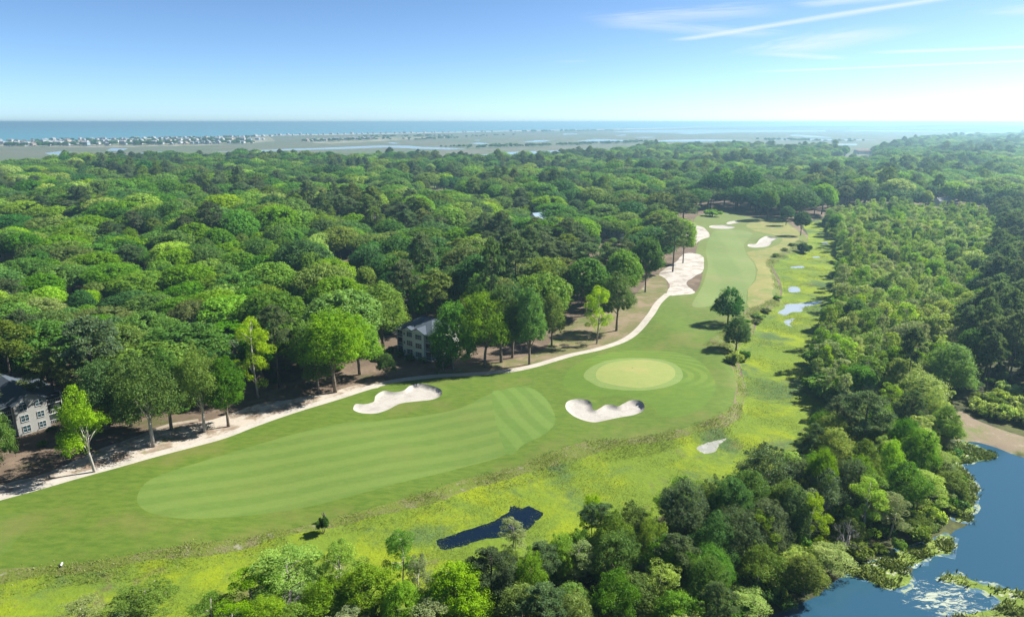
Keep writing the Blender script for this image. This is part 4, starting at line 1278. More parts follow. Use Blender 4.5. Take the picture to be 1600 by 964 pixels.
def fill():
    rng = np.random.default_rng(77)
    feats = [(t['x'], t['y'], t['w'] / 2) for t in TREES]
    fx = np.array([f[:2] for f in feats])
    fw = np.array([f[2] for f in feats])

    def free(x, y, r):
        return not (((fx - (x, y)) ** 2).sum(1) < (fw * 0.6 + r * 0.4) ** 2).any()
    # the big wood
    for (s, y0, y1, k) in ((12.0, 0, 420, 1.0), (15.5, 420, 1200, 1.0), (16.0, 1200, 2500, 1.2), (24.0, 2500, 7500, 2.0)):
        for x, y in jitter_grid(WOOD_L, s, rng, ymin=y0, ymax=y1):
            q = patchy(x, y, 44.0, 0.7) + rng.normal(0, 0.45)
            right = x > 0.42 * y
            if q > 0.62 + (0.1 if right else 0):
                kind, tint = 'pine', 'dark grey green' if rng.random() < 0.75 else 'olive green'
                h, w = rng.uniform(15, 23), rng.uniform(10, 15)
                if rng.random() < 0.22:
                    h = rng.uniform(23, 28)
            else:
                kind = 'oak'
                g = patchy(x, y, 47.0, 2.1) * 0.5 + rng.normal(0, 0.6)
                tint = 'bright green' if g > 0.42 else 'mid green' if g > -0.5 else 'deep green' if g > -1.0 else 'olive green'
                if rng.random() < 0.035:
                    tint = 'lime green'
                if rng.random() < 0.03:
                    tint = 'pale sage green'
                u_ = rng.random()
                w = (rng.uniform(8, 12) if u_ < 0.25 else rng.uniform(12, 18) if u_ < 0.55 else rng.uniform(18, 26)) * (1.0 if y < 380 else 1.2)
                h = rng.uniform(8, 14) + 0.30 * w
            h *= 1.0 + 0.2 * patchy(x, y, 52.0, 1.3)
            if k > 1.1:
                w *= k
                h *= 1.0
            if y < 300 and rng.random() < 0.03:
                kind, tint, h, w = 'bare', 'grey', rng.uniform(12, 16), rng.uniform(7, 9)
            t = dict(kind=kind, tint=tint, x=x, y=y, h=h, w=w, seed=int(rng.integers(1 << 30)), label=None, group=None, name=None, zb=None, var=None)
            if y < 560 and not free(x, y, w / 2):
                continue
            if any(hides(t, *o) for o in OPEN):
                if rng.random() < 0.5:
                    t['kind'], t['h'], t['w'] = 'oak', rng.uniform(4, 6), rng.uniform(5, 7)
                    if any(hides(t, *o) for o in OPEN):
                        continue
                else:
                    continue
            TREES.append(t)
    lo, hi = SWAMP.min(0), SWAMP.max(0)
    cand = rng.uniform(lo, hi, (int((hi - lo).prod() / 9.0), 2))
    cand = cand[inside(cand, SWAMP)]
    cells, pick = {}, []
    for x, y in cand:
        r_ = 2.6 + 1.6 * rng.random() + 1.2 * max(0.0, patchy(x, y, 14.0, 0.9))
        cx_, cy_ = int(x // 5.6), int(y // 5.6)
        near = [q for dx in (-1, 0, 1) for dy in (-1, 0, 1) for q in cells.get((cx_ + dx, cy_ + dy), ())]
        if all((x - q[0]) ** 2 + (y - q[1]) ** 2 > r_ * r_ for q in near):
            cells.setdefault((cx_, cy_), []).append((x, y))
            pick.append((x, y))
    for x, y in pick:
        if not free(x, y, 2.0) or patchy(x, y, 19.0, 2.6) < -1.05:
            continue
        if rng.random() < 0.07:
            add_tree('oak', ('mid green', 'bright green', 'pale sage green')[int(rng.integers(3))], x, y, rng.uniform(9, 14), rng.uniform(7, 11), int(rng.integers(1 << 30)))
            continue
        g = patchy(x, y, 23.0, 0.2) + rng.normal(0, 0.8)
        tint = 'pale sage green' if g > -0.1 else 'silvery green' if g > -0.9 else 'bright green' if g > -1.6 else 'lime green'
        if rng.random() < 0.4:
            tint = 'bright green' if rng.random() < 0.6 else 'lime green'
        add_tree('swamp', tint, x, y, rng.uniform(6, 11) + 6 * rng.random() ** 3, rng.uniform(3.6, 7.0) + 4 * rng.random() ** 4, int(rng.integers(1 << 30)))
    for x, y in jitter_grid(DARK_R, 6.8, rng):
        if not free(x, y, 3.0):
            continue
        if rng.random() < 0.45:
            add_tree('pine', 'dark grey green', x, y, rng.uniform(16, 22), rng.uniform(7, 10), int(rng.integers(1 << 30)))
        else:
            add_tree('oak', ('mid green', 'deep green', 'olive green')[int(rng.integers(3))], x, y, rng.uniform(11, 16), rng.uniform(8, 12), int(rng.integers(1 << 30)))
    for x, y in jitter_grid(FORE, 5.6, rng):
        if not free(x, y, 2.6):
            continue
        px, py = proj(x, y, 0)
        edge = sdist(np.array([[x, y]]), FORE)[0]
        big = 7.0 + 4.5 * min(1.0, max(0.0, (px - 700) / 500.0))
        r = rng.random()
        if edge < 5 and px > 1120 and py > 700:
            add_tree('oakfine' if r < 0.5 else 'swampfine', 'olive green' if r < 0.5 else 'pale sage green', x, y, rng.uniform(3.5, 6.5), rng.uniform(5, 7.5), int(rng.integers(1 << 30)))
        elif px < 760:
            add_tree('swampfine' if r < 0.5 else 'oakfine', ('bright green', 'lime green', 'silvery green', 'bright green', 'pale sage green')[int(rng.integers(5))], x, y, rng.uniform(5, 8.5), rng.uniform(5.5, 8), int(rng.integers(1 << 30)))
        elif r < 0.62:
            add_tree('oakfine', ('mid green', 'dark grey green', 'pale sage green', 'olive green', 'bright green')[int(rng.integers(5))], x, y, big * rng.uniform(0.8, 1.1), rng.uniform(6.5, 9.5), int(rng.integers(1 << 30)))
        elif r < 0.85:
            add_tree('swampfine', ('pale sage green', 'silvery green', 'bright green')[int(rng.integers(3))], x, y, big * rng.uniform(0.7, 1.0), rng.uniform(5, 7), int(rng.integers(1 << 30)))
        else:
            add_tree('pinefine', 'dark grey green', x, y, big * rng.uniform(1.0, 1.25), rng.uniform(5.5, 7.5), int(rng.integers(1 << 30)))
    for x, y in jitter_grid(SHRUBS_R, 3.6, rng):
        add_tree('shrub', 'pale sage green' if rng.random() < 0.6 else 'olive green', x, y, rng.uniform(2, 3.6), rng.uniform(4, 5.5), int(rng.integers(1 << 30)))
    # scattered bushes on the marsh bank
    bank_line = smooth_poly([G(*p) for p in [(0, 905), (196, 885), (385, 850), (500, 828), (661, 786), (801, 748), (913, 708), (1060, 680), (1150, 642), (1160, 600), (1155, 555)]], 9, False)
    for p in bank_line:
        if rng.random() < 0.0:
            q = p + rng.normal(0, 0.8, 2) + np.array([0.4, -1.2])
            add_tree('shrub', ('olive green', 'mid green', 'bright green', 'pale sage green')[int(rng.integers(4))], q[0], q[1], rng.uniform(0.5, 1.2), rng.uniform(1.6, 3.4), int(rng.integers(1 << 30)))
    for px, py, w, h in ((690, 578, 20, 2.2), (700, 574, 22, 2.4), (640, 566, 18, 1.8), (625, 560, 16, 2.0), (660, 570, 16, 1.6), (610, 556, 18, 2.2)):
        x, y = G(px, py)
        add_tree('shrub', 'deep green', x, y, h, w * 0.19, px * py, group='shrubs round the bay windowed condo')
    for px, py, w in ((1185, 498, 26), (1196, 490, 20), (1215, 470, 16), (1212, 405, 18), (1226, 396, 22), (1238, 388, 24), (1180, 506, 22), (1165, 512, 16), (1156, 536, 16)):
        x, y = G(px, py, LOW)
        add_tree('shrub', 'mid green' if px % 2 else 'olive green', x, y, 1.5, w * 0.22, px * py)


fill()
# the far strips of trees beyond the tidal water and among the island houses
FARTREES = []
rgf = np.random.default_rng(9)
for a, b, n, hh, sp in (((735, 232.5), (1010, 223), 170, 7, 12), ((690, 231), (800, 227), 50, 5, 14), ((640, 219.5), (700, 216.5), 30, 8, 40), ((690, 215.5), (790, 212), 26, 7, 40),
                        ((0, 230.0), (390, 224.3), 190, 10, 18), ((0, 226), (400, 219), 120, 9, 24), ((0, 222), (400, 215), 80, 8, 24), ((470, 222.5), (600, 219), 46, 9, 20), ((560, 216.5), (700, 213), 40, 9, 40), ((800, 207.5), (960, 205), 60, 12, 60), ((1200, 220), (1330, 222), 60, 8, 40)):
    pa, pb = np.array(G(*a)), np.array(G(*b))
    for k in range(n):
        t = rgf.random()
        q = pa + (pb - pa) * t + rgf.normal(0, sp, 2)
        h = hh * rgf.uniform(0.7, 1.5)
        FARTREES.append(dict(kind='oak', tint='deep green' if rgf.random() < 0.6 else 'mid green', x=q[0], y=q[1], h=h, w=h * rgf.uniform(1.0, 1.7), seed=k, label=None, group=None, name=None, zb=None, var=None))

# ------------------------------------------------------------------ names and labels of the single trees
NAME = {'oak': 'oak_tree', 'oakfine': 'oak_tree', 'pine': 'pine_tree', 'pinefine': 'pine_tree', 'swamp': 'swamp_tree', 'swampfine': 'swamp_tree', 'shrub': 'shrub', 'bare': 'bare_tree'}
FORM = {'oak_tree': 'rounded oak', 'pine_tree': 'pine', 'swamp_tree': 'feathery swamp tree', 'shrub': 'low shrub', 'bare_tree': 'leafless tree', 'maple_tree': 'maple'}
MARKS = [(n, np.array(G(*p))) for n, p in (
    ('the bay windowed condo', (655, 560)), ('the gabled condo', (50, 675)), ('the white bunker beside the path', (620, 625)),
    ('the putting green', (993, 588)), ('the kidney bunker under the green', (945, 645)), ('the small dark marsh pond', (765, 825)),
    ('the big blue pond', (1540, 800)), ('the earth bank', (1530, 665)), ('the round dark pair', (1145, 525)), ('the sand waste', (1070, 435)),
    ('the upper sand patch', (1090, 365)), ('the marsh puddle', (1245, 480)), ('the upper marsh puddles', (1245, 417)), ('the far bunkers', (1130, 352)),
    ('the path bend', (1000, 514)), ('the blue roofed house', (848, 352)), ('the white gabled house', (8, 404)), ('the asphalt road in the wood', (40, 327)),
    ('the clearing with a house', (690, 292)), ('the inlet of the pond', (1230, 935)), ('the mud patch', (1110, 697)), ('the tawny gap in the wood', (532, 390)),
    ('the sandy verge', (260, 690)), ('the dome shaped grey green tree', (1443, 650)), ('the reddish leafless tree', (1012, 920)), ('the far fairway', (1130, 420)),
    ('the pale house in the swamp', (1476, 322)), ('the cluster of three tall pines', (1560, 520)), ('the left corner of the marsh', (60, 950)), ('the large bright lime maple', (715, 975)), ('the brilliant lime maple', (832, 935)), ('the largest dark tree', (1205, 770)), ('the feathery tree by the marsh', (447, 945)), ('the big dome oak', (524, 613)),
)]
_ONES = ['', 'first', 'second', 'third', 'fourth', 'fifth', 'sixth', 'seventh', 'eighth', 'ninth', 'tenth', 'eleventh', 'twelfth', 'thirteenth', 'fourteenth', 'fifteenth', 'sixteenth', 'seventeenth', 'eighteenth', 'nineteenth']
ORD = ['nearest'] + _ONES[2:]
for _t, _c in (('twentieth', 'twenty'), ('thirtieth', 'thirty'), ('fortieth', 'forty'), ('fiftieth', 'fifty'), ('sixtieth', 'sixty'), ('seventieth', 'seventy'), ('eightieth', 'eighty'), ('ninetieth', 'ninety')):
    ORD += [_t] + [_c + ' ' + o for o in _ONES[1:10]]


def in_view(t):
    px, py = proj(t['x'], t['y'], t['h'])
    return -60 < px < 1660 and py < 1010


def build_trees():
    per = {}
    for i, t in enumerate(TREES):
        n = NAME[t['kind']]
        if t['tint'] == 'lime green' and n == 'oak_tree':
            n = 'maple_tree'
        t['n'] = n
        t['score'] = (1e9 if i < NFEAT else 0) + (t['w'] * t['h']) / (t['x'] ** 2 + t['y'] ** 2) if (i < NFEAT or in_view(t)) else -1
        per.setdefault(n, []).append(t)
    single, rest = [], []
    for n, lst in per.items():
        lst.sort(key=lambda t: -t['score'])
        cap = {'oak_tree': 295, 'pine_tree': 200, 'swamp_tree': 290}.get(n, 250)
        s = [t for t in lst[:cap] if t['score'] > 0]
        single += s
        rest += lst[len(s):]
    # labels by look, then by the landmark it stands at
    cells = {}
    for t in single:
        if t['label']:
            continue
        p = np.array([t['x'], t['y']])
        dd = [np.linalg.norm(p - m) for _, m in MARKS]
        k = int(np.argmin(dd))
        d = p - MARKS[k][1]
        rel = ('right of' if d[0] > 0 else 'left of') if abs(d[0]) > abs(d[1]) else ('beyond' if d[1] > 0 else 'in front of')
        size = 'tall ' if t['h'] > 14.5 else 'low ' if t['h'] < 8 and t['n'] not in ('shrub',) else ''
        cells.setdefault((t['n'], t['tint'], size, k, rel), []).append((dd[k], t))
    for (n, tint, size, k, rel), lst in cells.items():
        lst.sort(key=lambda q: q[0])
        for j, (_, t) in enumerate(lst):
            o = ORD[min(j, len(ORD) - 1)]
            if len(f'{size}{tint} {FORM[n]}, {o} {rel} {MARKS[k][0]}'.split()) > 16:
                size = ''
            t['label'] = f'{size}{tint} {FORM[n]}, {o} {rel} {MARKS[k][0]}'
            t['group'] = t['group'] or {'oak_tree': 'oaks of the wood', 'maple_tree': 'bright maples', 'pine_tree': 'pines of the wood', 'swamp_tree': 'swamp trees', 'shrub': 'shrubs', 'bare_tree': 'leafless trees'}[n]
    used = {}
    hs_ = height(np.array([[t['x'], t['y']] for t in single]))
    for t, zb in zip(single, hs_):
        n, kind = t['n'], t['kind']
        rng = random.Random(t['seed'])
        root = bpy.data.objects.new(n, None)
        COL.objects.link(root)
        root['label'], root['category'] = t['label'], 'bush' if n == 'shrub' else 'tree'
        if t['group']:
            root['group'] = t['group']
        k = t['var'] if t['var'] is not None else 0 if kind == 'bare' else rng.randrange(len(PROTO[kind]))
        H0, R0 = DIM[(kind, k)]
        s = t['w'] / (2 * R0)
        root.location = (t['x'], t['y'], float(zb))
        root.rotation_euler = (0, 0, rng.random() * 6.283) if not t.get('tilt') else (0, t['tilt'], 0)
        root.scale = (s, s * rng.uniform(0.92, 1.08), t['h'] / H0)
        if kind == 'bare':
            br, tw = BARE[k]
            link('trunk', br, root)
            link('crown', tw, root)
            continue
        me = crown_data(kind, k, t['tint'])
        c = link('crown' if n != 'shrub' else 'foliage', me, root)
        tr = link('trunk' if n != 'shrub' else 'stem', PROTO[kind][k][2], root)
        used.setdefault((kind, k, t['tint']), (c, tr))
    return rest, used


REST, USED = build_trees()


def scatter(name, pts, trunk=True):
    """one object of kind stuff that repeats the built trees where nobody could count them"""
    by_kt = {}
    for key in USED:
        by_kt.setdefault((key[0], key[2]), []).append(key)
    keys = list(USED)
    P3, S3, R3, I3 = [], [], [], []
    zz = height(np.array([[t['x'], t['y']] for t in pts]))
    for t, z in zip(pts, zz):
        kind = t['kind']
        cand = by_kt.get((kind, t['tint'])) or by_kt.get((kind.replace('fine', ''), t['tint'])) or by_kt.get((kind, 'mid green')) or by_kt[('oak', 'mid green')]
        rng = random.Random(t['seed'])
        key = cand[rng.randrange(len(cand))]
        H0, R0 = DIM[key[:2]]
        s = t['w'] / (2 * R0)
        P3.append((t['x'], t['y'], z))
        S3.append((s, s * rng.uniform(0.92, 1.08), t['h'] / H0))
        R3.append((0, 0, rng.random() * 6.283))
        I3.append(keys.index(key))
    me = bpy.data.meshes.new(name)
    me.vertices.add(len(P3))
    me.vertices.foreach_set('co', np.array(P3, np.float32).ravel())
    for nm, arr, ty in (('scl', S3, 'FLOAT_VECTOR'), ('rot', R3, 'FLOAT_VECTOR'), ('idx', I3, 'INT')):
        a = me.attributes.new(nm, ty, 'POINT')
        if ty == 'INT':
            a.data.foreach_set('value', np.array(arr, np.int32))
        else:
            a.data.foreach_set('vector', np.array(arr, np.float32).ravel())
    o = link(name, me, kind='stuff')
    ng = bpy.data.node_groups.new(name, 'GeometryNodeTree')
    ng.interface.new_socket('Geometry', in_out='INPUT', socket_type='NodeSocketGeometry')
    ng.interface.new_socket('Geometry', in_out='OUTPUT', socket_type='NodeSocketGeometry')
    gi, go = ng.nodes.new('NodeGroupInput'), ng.nodes.new('NodeGroupOutput')
    join = ng.nodes.new('GeometryNodeJoinGeometry')

    def attr(nm, ty):
        nd = ng.nodes.new('GeometryNodeInputNamedAttribute')
        nd.data_type = ty
        nd.inputs['Name'].default_value = nm
        return next(s for s in nd.outputs if s.enabled)
    scl, rot, idx = attr('scl', 'FLOAT_VECTOR'), attr('rot', 'FLOAT_VECTOR'), attr('idx', 'INT')
    for k in sorted(set(I3)):
        cmp_ = ng.nodes.new('FunctionNodeCompare')
        cmp_.data_type, cmp_.operation = 'INT', 'EQUAL'
        ints = [s for s in cmp_.inputs if s.type == 'INT']
        ng.links.new(idx, ints[0])
        ints[1].default_value = k
        jj = ng.nodes.new('GeometryNodeJoinGeometry')
        for src in USED[keys[k]][:2 if trunk else 1]:
            inf = ng.nodes.new('GeometryNodeObjectInfo')
            inf.inputs['Object'].default_value = src
            inf.transform_space = 'ORIGINAL'
            ng.links.new(inf.outputs['Geometry'], jj.inputs[0])
        iop = ng.nodes.new('GeometryNodeInstanceOnPoints')
        ng.links.new(gi.outputs[0], iop.inputs['Points'])
        ng.links.new(cmp_.outputs[0], iop.inputs['Selection'])
        ng.links.new(jj.outputs[0], iop.inputs['Instance'])
        ng.links.new(rot, iop.inputs['Rotation'])
        ng.links.new(scl, iop.inputs['Scale'])
        ng.links.new(iop.outputs[0], join.inputs[0])
    ng.links.new(join.outputs[0], go.inputs[0])
    md = o.modifiers.new('scatter', 'NODES')
    md.node_group = ng
    return o


scatter('forest', [t for t in REST if t['kind'] in ('oak', 'pine')])
scatter('swamp_thicket', [t for t in REST if t['kind'] not in ('oak', 'pine')])
scatter('far_trees', FARTREES, False)


def undergrowth():
    rng = np.random.default_rng(31)
    pts = []
    for poly, s, tints in ((FORE, 3.0, ('olive green', 'mid green', 'deep green', 'pale sage green')), (SWAMP, 3.4, ('pale sage green', 'bright green', 'pale sage green', 'silvery green')), (DARK_R, 7.0, ('deep green', 'deep green', 'mid green', 'deep green'))):
        for x, y in jitter_grid(poly, s, rng):
            h = rng.uniform(1.2, 3.2) * (1.5 if poly is SWAMP else 1.0)
            pts.append(dict(kind='shrub', tint=tints[int(rng.integers(4))], x=x, y=y, h=h, w=h * rng.uniform(1.2, 2.2), seed=int(rng.integers(1 << 30))))
    for x, y in jitter_grid(WOOD_L, 5.0, rng, ymax=330):
        if rng.random() < 0.55:
            h = rng.uniform(0.5, 1.7)
            pts.append(dict(kind='shrub', tint=('mid green', 'olive green', 'deep green', 'dark grey green')[int(rng.integers(4))], x=x, y=y, h=h, w=h * rng.uniform(1.3, 2.6), seed=int(rng.integers(1 << 30))))
    scatter('undergrowth', pts, False)


undergrowth()


# ------------------------------------------------------------------ low growth on the marsh and its bank
def tufts(name, poly, n, hmin, hmax, spread, tint_lo, tint_hi, mat, seed, blades=5, avoid=(), ymax=420, noise=None):
    rng = np.random.default_rng(seed)
    lo, hi = poly.min(0), poly.max(0)
    P_ = np.zeros((0, 2))
    while len(P_) < n:
        q = rng.uniform(lo, np.minimum(hi, (1e9, ymax)), (n * 4, 2))
        q = q[(np.abs(q[:, 0]) < 0.95 * q[:, 1] + 20)]
        q = q[rng.random(len(q)) < np.clip(150.0 / q[:, 1], 0, 1) ** 1.5]
        if noise:
            q = q[rng.random(len(q)) < np.clip(0.5 + 0.5 * (np.sin(q[:, 0] / noise) * np.cos(q[:, 1] / noise * 1.3) + np.sin((q[:, 0] + q[:, 1]) / noise * 2.1)), 0.06, 1)]
        q = q[inside(q, poly)]
        for a in avoid:
            q = q[~inside(q, a)]
        P_ = np.concatenate([P_, q])
    P_ = P_[:n]
    z = height(P_)
    m = n * blades
    idx = np.repeat(np.arange(n), blades)
    far = np.sqrt(np.clip(P_[:, 1] / 130.0, 0.8, 4))[idx]
    base = np.column_stack([P_, z])[idx] + np.column_stack([rng.normal(0, spread, (m, 2)), np.zeros(m)])
    a = rng.random(m) * 6.283
    hh = rng.uniform(hmin, hmax, m) * (0.5 + rng.random(n)[idx])
    w = hh * rng.uniform(0.25, 0.45, m) * far
    reach = hh * rng.uniform(0.6, 1.5, m)
    dirs = np.column_stack([np.cos(a), np.sin(a)])
    u = np.column_stack([-dirs[:, 1] * w, dirs[:, 0] * w, np.zeros(m)])
    tip = base + np.column_stack([dirs * reach[:, None], hh])
    V = np.stack([base - u * 0.6 - (0, 0, 0.05), base + u * 0.6 - (0, 0, 0.05), tip + u * 0.5, tip - u * 0.7], 1).reshape(-1, 3)
    F = np.arange(4 * m).reshape(m, 4)
    tint = np.clip(rng.random(n)[idx] + rng.normal(0, 0.15, m), 0, 1)
    me = mesh_from(name, V, F, mat, False, None, tint)
    link(name, me, kind='stuff')


MARSH_LEAF = leaf_mat('marsh blade', (0.098, 0.154, 0.017), (0.162, 0.212, 0.013), 0.4, 0.0)
REED_LEAF = leaf_mat('dead reed', (0.133, 0.126, 0.056), (0.224, 0.203, 0.140), 0.2, 0.0)
BANK_LEAF = leaf_mat('bank weed', (0.091, 0.133, 0.013), (0.168, 0.210, 0.014), 0.3, 0.0)
MAT_LEAF = leaf_mat('pond weed', (0.084, 0.126, 0.021), (0.154, 0.203, 0.035), 0.3, 0.0)
tufts('marsh_grass', MARSH, 40000, 0.05, 0.13, 0.5, 0, 1, MARSH_LEAF, 71, 4, [swell(q, -1.3, -0.4, 90 + i) for i, q in enumerate(ALL_WATER)] + [MUD, FORE], noise=9.0)
tufts('bank_reeds', BANK, 3500, 0.05, 0.14, 0.45, 0, 1, REED_LEAF, 72, 4, noise=8.0)
tufts('bank_weeds', BANK, 12000, 0.05, 0.16, 0.5, 0, 1, BANK_LEAF, 73, 4, noise=6.5)
for k, q in enumerate(MATS):
    tufts('pond_weeds', q, 900, 0.15, 0.45, 0.3, 0, 1, MAT_LEAF, 80 + k, 4, noise=3.0)


# ------------------------------------------------------------------ buildings
def flat_mat(name, col, rough=0.7, n=0.12, scale=1.5, spec=0.3):
    col = tuple(c * 0.78 for c in col)
    m, t, out = new_mat(name)
    tcn = t.node('ShaderNodeTexCoord').outputs['Object']
    k = t.noise(tcn, scale, 5, 0.65)
    principled(t, out, t.mix(k, tuple(c * (1 - n) for c in col), tuple(min(1, c * (1 + n)) for c in col)), rough, spec, bump(t, k, 0.2, 0.02))
    return m


WALLM = flat_mat('wall beige siding', (0.68, 0.68, 0.64))
WALLT = flat_mat('wall tan siding', (0.32, 0.315, 0.29))
WALLW = flat_mat('wall white', (0.66, 0.65, 0.62))
TRIM = flat_mat('trim white', (0.50, 0.50, 0.48), n=0.05)
ROOFM = flat_mat('roof slate shingle', (0.070, 0.088, 0.110), 0.9, 0.35, 3.0, 0.15)
ROOFB = flat_mat('roof blue metal', (0.16, 0.24, 0.33), 0.5, 0.1, 1.0, 0.4)
ROOFG = flat_mat('roof grey', (0.22, 0.22, 0.23), 0.9, 0.2, 3.0, 0.15)
ROOFR = flat_mat('roof reddish', (0.20, 0.11, 0.085), 0.9, 0.2, 3.0, 0.15)
GLASS, t_, o_ = new_mat('window glass')
principled(t_, o_, (0.02, 0.05, 0.06), 0.06, 0.6)
SCREEN = flat_mat('porch screen', (0.03, 0.035, 0.04), 0.5, 0.2, 4.0)
REDM = flat_mat('red cloth', (0.50, 0.03, 0.05), 0.6)
METAL = flat_mat('pole metal', (0.35, 0.35, 0.36), 0.4)


def window(root, c, w, h, rz, panes=1, rows=2, arch=False):
    """a framed window as a part: frame with its panes a level deeper. c: centre on the wall; rz turns its outward side (local -Y)"""
    f = MB()
    t = 0.065
    f.box((0, -0.05, h / 2 + t / 2), (w + 2 * t, 0.14, t))
    f.box((0, -0.07, -h / 2 - t / 2), (w + 2 * t + 0.1, 0.18, t))
    n = panes
    for k in range(n + 1):
        x = -w / 2 + w * k / n
        f.box((x - t / 2 if k == 0 else x + t / 2 if k == n else x, -0.05, 0), (t, 0.136, h))
    for r in range(1, rows):
        for k in range(n):
            f.box((-w / 2 + w * (k + 0.5) / n, -0.045, -h / 2 + h * r / rows), (w / n - t * 1.2, 0.10, 0.05))
    if arch:
        m = 8
        pts = [(math.cos(math.pi * k / m) * w / 2, -0.05, h / 2 + t + math.sin(math.pi * k / m) * w * 0.42) for k in range(m + 1)]
        f.tube(pts, [0.06] * (m + 1), 4)
    fr = link('window', f.mesh('window', TRIM), root, c, (0, 0, rz))
    for k in range(n):
        g = MB()
        g.box((-w / 2 + w * (k + 0.5) / n, -0.012, 0), (w / n - t * 1.1, 0.05, h - 0.01))
        if arch and k == 0:
            m = 8
            V = [(math.cos(math.pi * j / m) * w / 2, -0.03, h / 2 + t + math.sin(math.pi * j / m) * w * 0.40) for j in range(m + 1)]
            g.add(V, [tuple(range(m + 1))])
        link('pane', g.mesh('pane', GLASS), fr)


def porch(root, x0, x1, depth, z0, floors, fh, rz=0.0, org=(0, 0)):
    """open porches stacked over each other: slab, rail and screen are parts"""
    for k in range(floors):
        z = z0 + k * fh
        s = MB()
        s.box(((x0 + x1) / 2, depth / 2 - 0.05, z + 0.1), (x1 - x0, depth, 0.2))
        link('porch_slab', s.mesh('porch_slab', TRIM), root)
        r = MB()
        r.box(((x0 + x1) / 2, 0.03, z + 1.1), (x1 - x0 - 0.2, 0.07, 0.08))
        nb = max(3, int((x1 - x0) / 0.35))
        for j in range(nb):
            r.box((x0 + 0.15 + (x1 - x0 - 0.3) * j / (nb - 1), 0.03, z + 0.63), (0.05, 0.05, 0.86))
        link('porch_rail', r.mesh('porch_rail', TRIM), root)
        q = MB()
        q.box(((x0 + x1) / 2, 0.16, z + 0.2 + (fh - 0.2) / 2), (x1 - x0 - 0.22, 0.03, fh - 0.24))
        link('porch_screen', q.mesh('porch_screen', SCREEN), root)
    for x in (x0 + 0.08, x1 - 0.08):
        p = MB()
        p.box((x, 0.0, z0 + floors * fh / 2), (0.16, 0.18, floors * fh))
        link('porch_post', p.mesh('porch_post', TRIM), root)


def slab_roof(mb, pts, th=0.18, mi=0):
    """a roof plane with thickness from its upper outline"""
    n = len(pts)
    V = [tuple(p) for p in pts] + [(p[0], p[1], p[2] - th) for p in pts]
    F = [tuple(range(n)), tuple(range(2 * n - 1, n - 1, -1))] + [(k, (k + 1) % n + 0, (k + 1) % n + n, k + n)[::-1] for k in range(n)]
    mb.add(V, F, mi)


def thing(name, label, cat, loc, rz=0.0, group=None):
    o = bpy.data.objects.new(name, None)
    COL.objects.link(o)
    o.location, o.rotation_euler = loc, (0, 0, rz)
    o['label'], o['category'] = label, cat
    if group:
        o['group'] = group
    return o


def bay_condo():
    a, b = np.array(G(622, 555)), np.array(G(684, 570.5))
    d = b - a
    w = 16.0
    rz = math.atan2(d[1], d[0])
    root = thing('condo', 'three storey beige condo with grey hip roof and triple windows by the path', 'building', (a[0], a[1], H1(*a)), rz)
    fh, dep = 2.75, 13.0
    top = 3 * fh + 0.15
    m = MB()
    m.box((6.9, dep / 2, top / 2), (9.0, dep, top))
    m.box((1.2, dep / 2 + 0.9, top / 2), (2.4, dep - 1.8, top))
    m.box((12.65, dep / 2 + 0.9, top / 2), (2.5, dep - 1.8, top))
    m.box((9.2, -0.3, top / 2 - 0.05), (4.3, 0.6, top - 0.1))
    link('wall', m.mesh('wall', WALLM), root)
    porch(root, 0.0, 2.4, 1.8, 0.0, 3, fh)
    porch(root, 11.45, 13.9, 1.8, 0.0, 3, fh)
    for k in range(3):
        z = 1.55 + k * fh
        window(root, (5.1, 0, z), 2.1, 1.45, 0, 3)
        window(root, (9.25, -0.6, z), 2.3, 1.45, 0, 3)
        window(root, (3.0, 0, z - 0.1), 0.55, 0.75, 0, 1)
    W_, o = 13.9, 0.7
    zr, rh = top, 3.0
    r = MB()
    A, B, C_, D = (-o, -o, zr), (W_ + o, -o, zr), (W_ + o, dep + o, zr), (-o, dep + o, zr)
    E, F_ = (5.2, dep / 2, zr + rh), (W_ - 5.2, dep / 2, zr + rh)
    slab_roof(r, [A, B, F_, E])
    slab_roof(r, [B, C_, F_])
    slab_roof(r, [C_, D, E, F_])
    slab_roof(r, [D, A, E])
    rf = link('roof', r.mesh('roof', ROOFM), root)
    for (gx, gw, gy) in ((5.0, 4.4, -0.95), (9.2, 5.6, -1.3)):
        g = MB()
        hh = gw * 0.22
        y1 = 0.5 * dep - 2.2
        slab_roof(g, [(gx - gw / 2 - 0.3, gy, zr + 0.16), (gx, gy, zr + hh + 0.28), (gx, y1, zr + hh + 0.28), (gx - gw / 2 - 0.3, y1 - 2.6, zr + 0.16)])
        slab_roof(g, [(gx, gy, zr + hh + 0.28), (gx + gw / 2 + 0.3, gy, zr + 0.16), (gx + gw / 2 + 0.3, y1 - 2.6, zr + 0.16), (gx, y1, zr + hh + 0.28)])
        link('gable_roof', g.mesh('gable_roof', ROOFM), rf)
        q = MB()
        q.add([(gx - gw / 2, gy + 0.3, zr), (gx + gw / 2, gy + 0.3, zr), (gx, gy + 0.3, zr + hh), (gx - gw / 2, gy + 1.3, zr), (gx + gw / 2, gy + 1.3, zr), (gx, gy + 1.3, zr + hh)],
              [(0, 1, 2), (5, 4, 3), (0, 3, 4, 1), (1, 4, 5, 2), (2, 5, 3, 0)])
        link('gable_wall', q.mesh('gable_wall', WALLM), rf)
    f = MB()
    for p, q in ((A, B), (B, C_), (C_, D), (D, A)):
        c = [(p[i] + q[i]) / 2 for i in range(3)]
        L = math.hypot(q[0] - p[0], q[1] - p[1])
        f.box((c[0], c[1], zr - 0.16), (L + 0.08, 0.08, 0.26), 0, math.atan2(q[1] - p[1], q[0] - p[0]))
    link('fascia', f.mesh('fascia', TRIM), rf)


